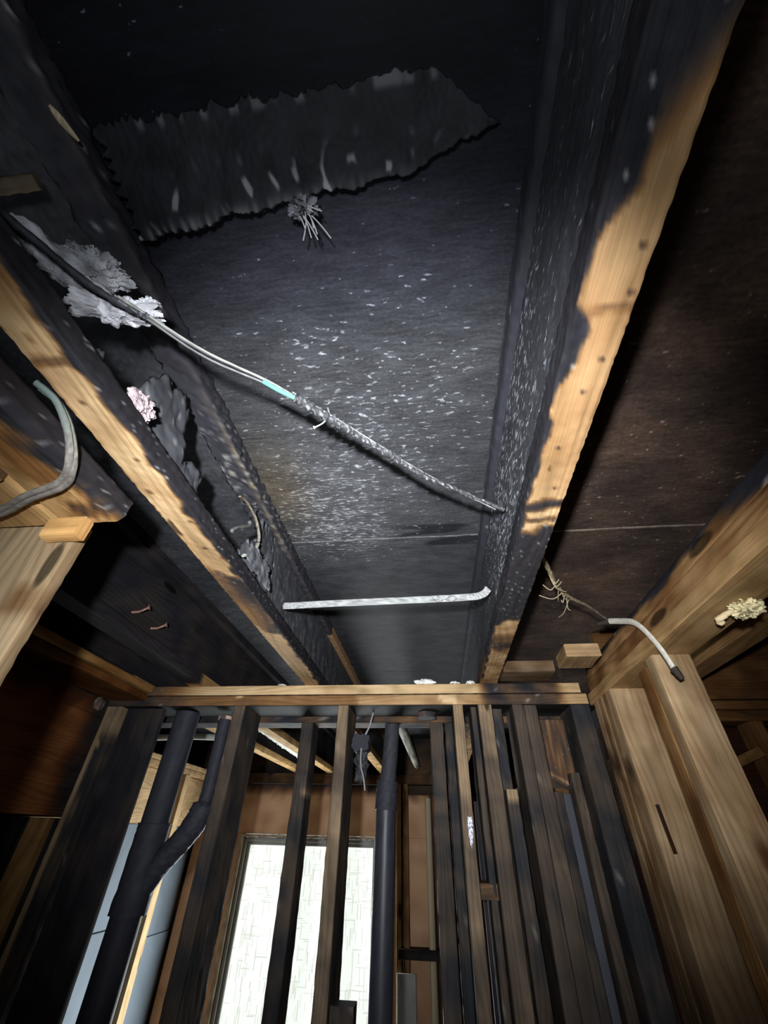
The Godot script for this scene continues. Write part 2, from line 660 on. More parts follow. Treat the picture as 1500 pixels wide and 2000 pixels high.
func shell() -> void:
	var deck := thing("ceiling", P(0, 1.645, -2), "soot-blackened plywood roof deck seen from below between the joists", "ceiling", "", "structure")
	var cuts := [4.2, 3.4, 0.56, -2.28, -5.12, -7.96, -9.5]
	for k in cuts.size() - 1:
		var z0: float = cuts[k] - 0.004
		var z1: float = cuts[k + 1] + 0.004
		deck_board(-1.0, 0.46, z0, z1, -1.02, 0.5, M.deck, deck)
		deck_board(0.464, 3.3, z0, z1, 0.46, 3.3, M.deck_right, deck)
		deck_board(3.304, 5.4, z0, z1, 0.46, 3.3, M.deck_right, deck)
		deck_board(-2.78, -1.004, z0, z1, -4.2, -1.0, M.deck_left, deck)
		deck_board(-5.6, -2.784, z0, z1, -4.2, -1.0, M.deck_left, deck)
	var fl := obj("floor", timber(-5.6, 5.4, -4.75, -4.67, 4.2, -9.5, plainwood(Color(0.4, 0.34, 0.28), 0.3), {"axis": 2, "step": 0.5, "cross": 0.5, "rough": 0.0}), M.wood_b)
	tag(fl, "scorched wooden floor under the stripped rooms", "floor", "", "structure")
	var outer := plainwood(Color(0.42, 0.3, 0.2), 0.45)
	var wl := obj("wall_left", timber(-5.7, -5.6, -4.7, 1.7, 4.2, -9.5, outer, {"axis": 2, "step": 0.3, "cross": 0.3, "rough": 0.0}), M.wood_b)
	tag(wl, "brown boarding on the far left side of the building", "wall", "", "structure")
	var wr := obj("wall_right", timber(5.4, 5.5, -4.7, 1.7, 4.2, -9.5, outer, {"axis": 2, "step": 0.3, "cross": 0.3, "rough": 0.0}), M.wood_b)
	tag(wr, "brown boarding on the far right side of the building", "wall", "", "structure")
	var wb := obj("wall_back", timber(-5.6, 5.4, -4.7, 1.7, 4.2, 4.3, outer, {"axis": 0, "step": 0.3, "cross": 0.3, "rough": 0.0}), M.wood_b)
	tag(wb, "brown boarding behind the viewer", "wall", "", "structure")


func joists() -> void:
	# left-hand joist: web burnt through, its flanges still there
	var j := thing("joist", P(-0.985, 1.0, -4), "floor joist left of the middle bay, pale flange below and web burnt through", "joist", "joists over the room")
	var c1 := func(w: Vector3, f: int) -> Color:
		if w.z < -3.7:
			return burnt(PINE * Color(1, 0.96, 0.86), 0.12 + 0.2 * ns(w, 5.0), w, 0.01)
		var n := 0.018 * ns(w, 8.0) + 0.004 * ns(w, 26.0)
		var c := 0.16 + 0.10 * ns(w, 5.0)
		for d in [Vector2(-1.0, -0.62), Vector2(-0.97, -0.86), Vector2(-1.02, -1.02), Vector2(-0.95, -1.21), Vector2(-1.0, -0.42), Vector2(-0.98, -1.4)]:
			c += 0.5 * smoothstep(0.012, 0.004, (Vector2(w.x, w.z) - d).length() * (1.0 if d.y > -0.5 else 0.8))
		if f == 2:
			c += 0.34 * smoothstep(-0.40, -0.26, w.z + n * 2.0) + 0.4 * smoothstep(-0.27, -0.1, w.z)
			var soft := 1.0 - 0.35 * smoothstep(-0.94, -1.05, w.x)
			c = maxf(c, band(w.z + n * 3.0 + (w.x + 1.0) * 0.8, -2.32, -1.62, 0.05) * (0.93 - 0.25 * band(w.z, -2.3, -1.95, 0.1)) * soft)
			c = maxf(c, 0.62 * band(w.z + n * 0.4, -0.502, -0.468, 0.008))
			c = maxf(c, smoothstep(-0.945, -0.918, w.x + n * 1.2))
			c = maxf(c, 0.5 * smoothstep(-1.046, -1.056, w.x + n * 0.5))
		elif f == 1:
			c = 0.98
		elif f == 0:
			c = 0.75 + 0.3 * ns(w, 6.0)
		else:
			c = 0.95
		return burnt(PINE, c, w, 0.035)
	obj("bottom_flange", timber(-1.055, -0.915, 1.0, 1.085, 1.4, -9.1, c1, {"axis": 2, "step": 0.006, "cross": 0.0042, "rough": 0.0012, "bevel": 0.002, "char_rough": 1.6}), M.wood, j)
	var ct := func(w: Vector3, f: int) -> Color:
		var c := 0.98
		if w.z < -3.7: c = 0.4
		var k := burnt(PINE, c, w, 0.012)
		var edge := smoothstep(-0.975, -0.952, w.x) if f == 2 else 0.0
		var lit := band(w.z, -2.2, -1.1, 0.25)  # pale edge and flecks painted stronger where the beam falls
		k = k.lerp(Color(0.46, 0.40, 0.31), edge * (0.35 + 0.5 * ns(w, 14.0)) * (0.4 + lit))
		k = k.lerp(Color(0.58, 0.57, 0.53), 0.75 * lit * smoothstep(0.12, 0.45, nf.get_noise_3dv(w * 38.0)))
		return k
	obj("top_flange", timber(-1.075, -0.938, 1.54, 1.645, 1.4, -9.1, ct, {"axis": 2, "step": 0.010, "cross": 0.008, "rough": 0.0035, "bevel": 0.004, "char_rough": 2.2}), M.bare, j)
	# what is left of the web
	var keep := func(s: float, t: float) -> bool:
		var z := 1.4 - 10.5 * s
		var n := 0.10 * nz.get_noise_2d(z * 9.0, t * 2.0) + 0.06 * nz.get_noise_2d(z * 31.0, t * 6.0)
		if z < -2.02 + 0.25 * (t - 0.4) + n * 2.0: return true
		if z > 0.15 + n: return true
		var top := 0.06 + n
		top = maxf(top, 0.72 * band(z, -1.02, -0.74, 0.05) + n)
		top = maxf(top, 0.40 * band(z, -1.24, -1.05, 0.05) + n)
		top = maxf(top, 0.50 * band(z, -2.1, -1.7, 0.06) + n)
		return t < top
	var cw := func(s: float, t: float, w: Vector3) -> Color:
		var g := 0.28 + 0.06 * nf.get_noise_3dv(w * 9.0)
		if w.z < -1.6: g += 0.05 * nz.get_noise_2d(w.z * 40.0, w.y * 3.0)
		var k := Color(g, g, g * 1.05)
		if hash3(w) < 0.05: k = k.lerp(Color(0.6, 0.6, 0.6), 0.5)
		return k
	var bend := func(s: float, t: float) -> float:
		var z := 1.4 - 10.5 * s
		return (0.010 * nz.get_noise_2d(z * 5.0, t * 2.0) + 0.003 * nz.get_noise_2d(z * 22.0, t * 9.0)) * sin(PI * minf(t + 0.15, 1.0)) * (1.0 if z > -2.1 else 0.25)
	obj("web", sheet(Vector3(-0.985, 1.07, 1.4), Vector3(-0.985, 1.07, -9.1), Vector3(-1.0, 1.55, 1.4), Vector3(-1.0, 1.55, -9.1), 620, 26, keep, bend, 0.008, cw), M.soot, j)
	# right-hand joist
	j = thing("joist", P(0.46, 1.0, -4), "floor joist right of the middle bay, pale scorched flange and silvery burnt web", "joist", "joists over the room")
	var c2 := func(w: Vector3, f: int) -> Color:
		var n := 0.018 * ns(w, 7.0) + 0.004 * ns(w, 24.0)
		var c := 0.10 + 0.08 * ns(w, 5.0) + 0.24 * smoothstep(-1.35, -1.0, w.z)  # nearer wood browned to offset the strong lamp there
		for d in [Vector2(0.495, -0.62), Vector2(0.47, -0.72), Vector2(0.45, -0.93), Vector2(0.50, -0.36), Vector2(0.44, -1.02), Vector2(0.48, -1.12), Vector2(0.51, -0.45)]:
			c += 0.5 * smoothstep(0.011, 0.004, Vector2(w.x, w.z).distance_to(d))
		if f == 2:
			var u := (w.x - 0.39) / 0.14
			var zb := -0.24 + 0.20 * u
			c = maxf(c, smoothstep(zb - 0.20, zb + 0.07, w.z + n * 1.2))
			c = maxf(c, 0.95 * band(w.z + n * 1.4, -1.255, -1.19, 0.02))
			c = maxf(c, 0.75 * band(w.z + n, -1.325, -1.295, 0.012))
			c = maxf(c, 0.97 * band(w.z + n * 2.2 - (w.x - 0.46) * 0.3, -2.27, -1.37, 0.03))
			c = maxf(c, 0.55 * band(w.z + n * 2.0, -2.72, -2.45, 0.08))
			if w.z < -2.25: c += 0.16 + 0.2 * ns(w, 7.0)
			var bulge := 0.034 * band(w.z, -0.66, -0.50, 0.05) + 0.018 * band(w.z, -0.90, -0.80, 0.03) + 0.05 * smoothstep(-0.36, -0.25, w.z)
			c = maxf(c, 1.0 - smoothstep(0.392 + bulge, 0.412 + bulge * 1.25, w.x + n * 0.8))
			c = maxf(c, 0.62 * band(w.z + n * 0.3, -0.502, -0.480, 0.006))
		elif f == 0:
			c = 0.99
			if w.z < -2.9: c = 0.7
		elif f == 1:
			c = 0.35 + 0.3 * ns(w, 4.0)
		else:
			c = 0.9
		return burnt(PINE, c, w, 0.012 if w.z > -1.3 else 0.03)
	obj("bottom_flange", timber(0.39, 0.53, 1.0, 1.085, 1.4, -9.1, c2, {"axis": 2, "step": 0.006, "cross": 0.0042, "rough": 0.0012, "bevel": 0.002, "char_rough": 1.5}), M.wood, j)
	var c3 := func(w: Vector3, f: int) -> Color:
		if w.x > 0.46: return burnt(PINE, 0.75 + 0.2 * ns(w, 5.0), w, 0.0)
		var k := burnt(PINE, 1.0, w, 0.008)
		if f == 0:
			k = k.lerp(Color(0.6, 0.6, 0.6), 0.9 * smoothstep(1.60, 1.645, w.y) * (0.3 + band(w.z, -2.5, -0.8, 0.3)) * (0.6 + nf.get_noise_3dv(w * 30.0)))
		return k
	obj("top_flange", timber(0.37, 0.50, 1.54, 1.645, 1.4, -9.1, c3, {"axis": 2, "step": 0.012, "cross": 0.012, "rough": 0.002, "bevel": 0.004}), M.bare, j)
	var white := func(_w: Vector3, f: int) -> Color: return Color.WHITE if f == 0 else Color(0.95, 0.8, 0.7)
	var wa := timber(0.405, 0.435, 1.08, 1.55, 1.4, -9.1, white, {"axis": 2, "step": 0.012, "cross": 0.012, "rough": 0.004})
	var v: PackedVector3Array = wa[Mesh.ARRAY_VERTEX]
	var uv: PackedVector2Array = wa[Mesh.ARRAY_TEX_UV]
	for i in v.size():
		uv[i] = Vector2((0.7 - v[i].z / U) / 6.5, ((v[i].y - EYE) / U - 1.08) / 0.47)
	wa[Mesh.ARRAY_TEX_UV] = uv
	obj("web", wa, M.web, j)
	# two joists farther left, black over the room and pale in the lit room behind
	for k in 2:
		var x0: float = [-2.08, -2.72][k]
		j = thing("joist", P(x0 + 0.07, 1.0, -4), ["blackened joist in the left bay, pale again behind the burnt studs", "joist bearing on the left wall plate, its end pale behind the studs"][k], "joist", "joists over the room")
		var cb := func(w: Vector3, _f: int) -> Color:
			var c := 0.97
			if w.z < -3.72: c = 0.1 + 0.2 * ns(w, 6.0)
			elif w.z < -3.36: c = 0.25
			return burnt(PINE * Color(1, 0.96, 0.86), c, w, 0.004)
		obj("bottom_flange", timber(x0, x0 + 0.14, 1.0, 1.085, 1.4, -9.1, cb, {"axis": 2, "step": 0.03, "cross": 0.02}), M.wood_b, j)
		obj("web", timber(x0 + 0.055, x0 + 0.085, 1.08, 1.56, 1.4, -9.1, plainwood(PINE, 0.95, 0.002), {"axis": 2, "step": 0.06, "cross": 0.05}), M.wood_b, j)
		obj("top_flange", timber(x0, x0 + 0.14, 1.56, 1.645, 1.4, -9.1, plainwood(PINE, 0.95, 0.002), {"axis": 2, "step": 0.06, "cross": 0.04}), M.wood_b, j)
	for k in 2:
		var x0: float = [1.86, 3.2][k]
		j = thing("joist", P(x0 + 0.08, 1.0, -2), ["brown joist over the side room, just past the right wall plate", "brown joist at the right edge, farthest over the side room"][k], "joist", "joists over the room")
		obj("bottom_flange", timber(x0, x0 + 0.17, 1.0, 1.085, 1.4, -4.0, plainwood(PINE * Color(0.8, 0.75, 0.68), 0.3), {"axis": 2, "step": 0.04, "cross": 0.03}), M.wood_b, j)
		obj("web", timber(x0 + 0.07, x0 + 0.10, 1.08, 1.56, 1.4, -4.0, plainwood(PINE, 0.6), {"axis": 2, "step": 0.08, "cross": 0.06}), M.wood_b, j)
		obj("top_flange", timber(x0, x0 + 0.17, 1.56, 1.645, 1.4, -4.0, plainwood(PINE, 0.7), {"axis": 2, "step": 0.08, "cross": 0.04}), M.wood_b, j)


# soot-dark stud colour: pale bare wood where bare(w) says so
func sootwood(dark: float, bare: Variant = null) -> Callable:
	return func(w: Vector3, f: int) -> Color:
		var c := dark + 0.16 * ns(w, 3.0) + 0.10 * nf.get_noise_3dv(w * 11.0)
		if bare != null:
			c -= bare.call(w, f)
		c = clampf(c, 0.0, 1.0)
		var k := Color(0.62, 0.53, 0.43).lerp(Color(0.31, 0.275, 0.255), smoothstep(0.3, 0.8, c)).lerp(Color(0.195, 0.20, 0.22), smoothstep(0.78, 1.02, c))  # darkest soot tinted blue in place of haze by the window
		if hash3(w) < 0.008: k = k.lerp(Color(0.55, 0.53, 0.5), 0.6)
		return k


func stud(parent: Node3D, x0: float, x1: float, y1: float, z0: float, z1: float, colf: Callable, o := {}) -> void:
	var d := {"axis": 1, "step": 0.02, "cross": 0.012, "rough": 0.0012}
	d.merge(o, true)
	obj(o.get("called", "stud"), timber(x0, x1, o.get("y0", -4.67), y1, z0, z1, colf, d), M.wood_b, parent)


func far_wall() -> void:
	var w := thing("wall_far", P(-0.8, -4.67, -3.6), "stripped partition of sooty studs under a scorched double top plate", "wall", "", "structure")
	var cu := func(q: Vector3, f: int) -> Color:
		var n := 0.10 * ns(q, 2.2) + 0.05 * ns(q, 9.0)
		var c := 0.04 + n
		c = maxf(c, 0.80 - 0.76 * smoothstep(-2.45, -1.85, q.x + n) + n)
		c = maxf(c, 0.86 * band(q.x + n * 0.5, 0.42, 1.02, 0.08) + 0.2 * ns(q, 6.0))
		if f == 2: return Color(0.13, 0.125, 0.13)  # underside painted darker to offset window light from below
		if f == 4: c = maxf(c, 0.6)
		return burnt(PINE, c, q, 0.012)
	var cl := func(q: Vector3, f: int) -> Color:
		var n := 0.10 * ns(q, 2.6) + 0.05 * ns(q, 9.0)
		var c := 0.06 + n
		c = maxf(c, 0.52 - 0.42 * smoothstep(-0.62, -0.56, q.x + 0.3 * (q.y - 0.88)) + n)
		c = maxf(c, 0.86 - 0.6 * smoothstep(-2.35, -1.7, q.x + n) + n)
		c = maxf(c, 0.86 * band(q.x + n * 0.5, 0.40, 0.98, 0.06) + 0.2 * ns(q, 6.0))
		if q.x > 0.06 and q.x < 0.19 and q.y > 0.875 - 0.25 * (q.x - 0.06): c = 0.0
		if q.x > -1.62 and q.x < -1.56 and q.y > 0.90: c = 0.0
		if f == 2: return Color(0.15, 0.145, 0.145) * (1.0 + 0.3 * ns(q, 4.0))  # same painted shade on the lower plate's underside
		if f == 4: c = maxf(c, 0.85)
		return burnt(PINE, c, q, 0.015)
	obj("top_plate", timber(-2.76, 1.150, 0.922, 1.0, -3.43, -3.80, cu, {"axis": 0, "step": 0.012, "cross": 0.012}), M.wood, w)
	obj("top_plate", timber(-2.76, 1.185, 0.84, 0.920, -3.43, -3.80, cl, {"axis": 0, "step": 0.012, "cross": 0.012}), M.wood, w)
	obj("top_plate", timber(-2.76, 1.185, 0.80, 0.88, -3.84, -4.06, plainwood(PINE, 0.86, 0.01), {"axis": 0, "step": 0.03, "cross": 0.02}), M.wood_b, w)
	obj("top_plate", timber(-2.76, 1.185, 0.885, 1.0, -3.84, -4.06, plainwood(PINE, 0.86, 0.01), {"axis": 0, "step": 0.03, "cross": 0.02}), M.wood_b, w)
	# near row
	var corner := func(q: Vector3, f: int) -> float:
		if f == 5 and q.x < -2.715 + 0.02 * ns(q, 5.0): return 0.62
		return 0.35 * band(q.y, 0.62, 0.9, 0.05) + 0.3 * band(q.y, 0.05, 0.22, 0.03) * (1.0 if q.x < -2.66 else 0.0)
	stud(w, -2.76, -2.62, 0.84, -3.43, -3.79, sootwood(0.88, corner))
	obj("charred_or_fill_panel", timber(-2.615, -2.285, -4.67, 0.84, -3.50, -3.56, plainwood(PINE, 1.0, 0.004), {"axis": 1, "step": 0.04, "cross": 0.03}), M.wood_b, w)
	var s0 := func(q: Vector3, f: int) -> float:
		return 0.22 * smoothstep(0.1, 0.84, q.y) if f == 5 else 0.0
	stud(w, -1.63, -1.53, 0.84, -3.43, -3.80, sootwood(0.86, s0))
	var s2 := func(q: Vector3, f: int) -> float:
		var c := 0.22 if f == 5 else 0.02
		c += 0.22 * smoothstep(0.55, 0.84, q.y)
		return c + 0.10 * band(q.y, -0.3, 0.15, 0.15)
	stud(w, -0.754, -0.666, 0.84, -3.43, -3.80, sootwood(0.88, s2))
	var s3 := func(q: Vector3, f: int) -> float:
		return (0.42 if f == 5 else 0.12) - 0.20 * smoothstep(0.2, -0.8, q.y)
	stud(w, 0.158, 0.238, 0.84, -3.43, -3.79, sootwood(0.92, s3))
	# a scrap of torn label stuck to that stud
	var paper := func(_s: float, t: float, q: Vector3) -> Color:
		return Color(0.35, 0.36, 0.4) if nz.get_noise_2d(q.x * 150.0, t * 7.0) > 0.35 else Color(0.88, 0.88, 0.93)
	var pk := func(s: float, t: float) -> bool: return absf(s - 0.5 - 0.15 * (t - 0.5)) < 0.45 * sqrt(minf(1.0, t * 1.6)) - 0.12 * absf(nz.get_noise_1d(t * 19.0))
	var flat := func(_s: float, _t: float) -> float: return 0.0
	obj("label_scrap", sheet(Vector3(0.188, -0.02, -3.425), Vector3(0.232, -0.02, -3.425), Vector3(0.192, 0.14, -3.425), Vector3(0.226, 0.14, -3.425), 14, 40, pk, flat, 0.0006, paper), M.bare, w)
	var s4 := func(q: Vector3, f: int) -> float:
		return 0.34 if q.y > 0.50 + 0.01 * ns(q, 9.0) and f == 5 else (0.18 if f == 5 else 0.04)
	stud(w, 0.352, 0.458, 0.84, -3.43, -3.79, sootwood(0.90, s4))
	stud(w, 0.30, 0.345, 0.84, -3.50, -3.79, sootwood(0.85))
	var s5 := func(q: Vector3, f: int) -> float:
		return 0.45 * band(q.y, 0.24, 0.31, 0.02) if f == 5 else 0.0
	stud(w, 0.480, 0.560, 0.30, -3.46, -3.79, sootwood(0.88, s5))
	stud(w, 0.472, 0.548, 0.84, -3.56, -3.79, sootwood(0.90))
	stud(w, 0.615, 0.70, 0.84, -3.43, -3.79, sootwood(0.80))
	stud(w, 0.705, 0.80, 0.84, -3.45, -3.79, sootwood(0.74))
	stud(w, 1.05, 1.19, 0.84, -3.44, -3.79, sootwood(0.92))
	stud(w, 0.83, 0.895, 0.30, -3.60, -3.79, sootwood(0.86))
	stud(w, 0.985, 1.05, 0.42, -3.62, -3.79, sootwood(0.72))
	obj("charred_or_fill_panel", timber(0.30, 1.20, -4.67, 0.27, -4.10, -4.15, plainwood(PINE, 1.0, 0.0), {"axis": 1, "step": 0.06, "cross": 0.06}), M.wood_b, w)  # dark backing added so the gaps between studs stay dark
	obj("plasterboard", timber(0.90, 0.98, -4.67, 0.30, -3.72, -3.76, func(q: Vector3, _f: int) -> Color: return Color(0.27, 0.275, 0.30) * (1.0 + 0.12 * ns(q, 4.0)), {"axis": 1, "step": 0.04, "cross": 0.02}), M.bare, w)
	obj("blocking", timber(0.24, 0.35, -0.27, -0.19, -3.50, -3.79, plainwood(PINE, 0.62, 0.01), {"axis": 0, "step": 0.012, "cross": 0.02}), M.wood_b, w)
	obj("blocking", timber(0.24, 0.35, -0.95, -0.86, -3.50, -3.79, plainwood(PINE, 0.8, 0.01), {"axis": 0, "step": 0.012, "cross": 0.02}), M.wood_b, w)
	obj("blocking", timber(-0.664, -0.525, -1.2, -0.725, -3.48, -3.6, sootwood(0.96), {"axis": 1, "step": 0.02, "cross": 0.02}), M.wood_b, w)
	# far row
	var s1 := func(q: Vector3, _f: int) -> float:
		return 0.45 * band(q.y, 0.27, 0.33, 0.025) * smoothstep(-1.12, -1.07, q.x)
	stud(w, -1.162, -1.056, 0.80, -3.85, -4.06, sootwood(0.90, s1))
	var t1 := func(q: Vector3, _f: int) -> float:
		return 0.24 * band(q.y, 0.17, 0.26, 0.02)
	stud(w, -0.03, 0.082, 0.80, -3.85, -4.06, sootwood(0.88, t1))
	stud(w, 0.098, 0.19, 0.80, -3.86, -4.06, sootwood(0.94))
	# burnt plywood gusset with a sawn-off slanting foot
	var gk := func(s: float, t: float) -> bool: return t > 0.37 - 0.36 * s
	var gc := func(s: float, t: float, q: Vector3) -> Color:
		var rim := smoothstep(0.07, 0.02, t - (0.37 - 0.36 * s))
		var c := 0.56 + 0.35 * nz.get_noise_2d(q.x * 30.0, q.y * 3.0) - 0.5 * rim
		return burnt(PINE * Color(0.66, 0.62, 0.58), c, q, 0.004)
	obj("gusset", sheet(Vector3(0.80, 0.24, -3.80), Vector3(1.19, 0.24, -3.80), Vector3(0.80, 0.80, -3.80), Vector3(1.19, 0.80, -3.80), 60, 80, gk, flat, 0.03, gc), M.bare, w)


func pipes() -> void:
	var soot_pipe := func(q: float, a: float) -> Color:
		var g := 0.19 + 0.025 * nz.get_noise_2d(q * 30.0, a * 2.0)
		return Color(g, g, g * 1.12)
	var t := thing("drain_pipe", P(-2.12, -4.67, -3.62), "thick sooty drain pipe with a slanting wye branch, left in the stud wall", "pipe")
	obj("trunk", tube([Vector3(-2.13, -4.67, -3.62), Vector3(-2.13, -2.0, -3.62), Vector3(-2.12, 0.83, -3.62)], 0.043, soot_pipe, {"sides": 28, "up": Vector3(0, 0, 1), "sub": 30, "rough": 0.02}), M.soot, t)
	var hub_r := func(f: float) -> float: return 0.052 if f < 0.16 or f > 0.86 else 0.049
	obj("hub", tube([Vector3(-2.12, -0.42, -3.62), Vector3(-2.12, 0.0, -3.62), Vector3(-2.12, 0.07, -3.62)], hub_r, soot_pipe, {"sides": 28, "up": Vector3(0, 0, 1), "sub": 12, "rough": 0.04}), M.soot, t)
	var br := func(f: float) -> float: return 0.034 if f < 0.42 else (0.036 if f < 0.62 else 0.022)
	obj("branch", tube([Vector3(-2.12, -0.36, -3.62), Vector3(-2.0, -0.17, -3.62), Vector3(-1.88, -0.03, -3.62), Vector3(-1.80, 0.09, -3.62), Vector3(-1.765, 0.24, -3.62), Vector3(-1.765, 0.5, -3.62), Vector3(-1.77, 0.78, -3.62)], br, soot_pipe, {"sides": 24, "up": Vector3(0, 0, 1), "sub": 10, "rough": 0.10, "open": true}), M.soot, t)
	var ring_c := func(_f: float, a: float) -> Color: return Color(0.72, 0.6, 0.55) if sin(a * 3.0) > -0.5 else Color(0.3, 0.25, 0.24)
	obj("broken_rim", tube([Vector3(-1.77, 0.775, -3.62), Vector3(-1.77, 0.80, -3.62)], 0.025, ring_c, {"sides": 20, "up": Vector3(0, 0, 1)}), M.bare, t)
	t = thing("vent_pipe", P(-0.385, -4.67, -3.93), "charred upright vent pipe with a coupling, right of the bare window panes", "pipe")
	var vp := func(q: float, a: float) -> Color:
		var g := 0.21 + 0.03 * nz.get_noise_2d(q * 40.0, a * 3.0)
		var k := Color(g, g, g * 1.08)
		return k.lerp(Color(0.55, 0.42, 0.36), 0.6 * smoothstep(0.965, 0.99, q))
	obj("riser", tube([Vector3(-0.40, 0.3, -3.93), Vector3(-0.375, 0.6, -3.93), Vector3(-0.355, 0.89, -3.93)], 0.027, vp, {"sides": 24, "up": Vector3(0, 0, 1), "sub": 12, "rough": 0.06}), M.soot, t)
	obj("coupling", tube([Vector3(-0.408, 0.19, -3.93), Vector3(-0.40, 0.31, -3.93), Vector3(-0.396, 0.38, -3.93)], 0.037, soot_pipe, {"sides": 24, "up": Vector3(0, 0, 1), "sub": 8, "rough": 0.10}), M.soot, t)
	obj("stack", tube([Vector3(-0.46, -4.67, -3.93), Vector3(-0.44, -2.0, -3.93), Vector3(-0.405, 0.22, -3.93)], 0.034, soot_pipe, {"sides": 24, "up": Vector3(0, 0, 1), "sub": 30, "rough": 0.02}), M.gloss, t)
	var stub := obj("pipe_stub", tube([Vector3(-0.05, 0.845, -3.69), Vector3(-0.05, 0.80, -3.69)], 0.033, func(_f: float, a: float) -> Color: return Color(0.30, 0.25, 0.23) if cos(a) > 0.2 else Color(0.2, 0.19, 0.19), {"sides": 24, "up": Vector3(0, 0, 1), "rough": 0.15, "tip": Color(0.17, 0.16, 0.17)}), M.soot)
	tag(stub, "short sooty pipe stub poking down through the far top plate", "pipe stub")
	var grey := func(q: float, a: float) -> Color:
		var g := 0.62 + 0.16 * nz.get_noise_2d(q * 12.0, a * 1.5)
		return Color(g, g * 0.97, g * 0.88).lerp(BLACK, 0.6 * smoothstep(0.1, 0.6, nz.get_noise_2d(q * 5.0, a + 3.0)))
	var p := obj("ceiling_pipe", tube([Vector3(-0.41, 1.10, -4.4), Vector3(-0.39, 1.12, -6.2), Vector3(-0.345, 1.13, -9.0)], 0.026, grey, {"sides": 18, "sub": 14}), M.bare)
	tag(p, "pale stained pipe running back under the deck behind the vent pipe", "pipe")
	# flexible duct and white tubes in the rear room's ceiling
	var ribs := func(f: float) -> float: return 0.045 + 0.004 * sin(f * 260.0)
	var foil := func(q: float, a: float) -> Color:
		var g := 0.80 + 0.12 * nz.get_noise_2d(q * 30.0, a * 2.0)
		return Color(g, g * 1.0, g * 0.95)
	p = obj("flexible_duct", tube([Vector3(-2.25, 1.22, -4.6), Vector3(-2.3, 1.2, -6.5), Vector3(-2.36, 1.2, -8.2), Vector3(-2.5, 1.25, -9.0)], ribs, foil, {"sides": 16, "sub": 40, "rough": 0.2}), M.bare)
	tag(p, "ribbed white duct slung between pale joists behind the burnt studs", "duct")
	p = obj("conduit", tube([Vector3(-4.4, 1.16, -6.6), Vector3(-3.6, 1.13, -6.3), Vector3(-2.9, 1.08, -6.1)], 0.017, foil, {"sides": 12, "sub": 6}), M.bare)
	tag(p, "thin white tube crossing high in the rear room, behind the drain pipe", "tube")


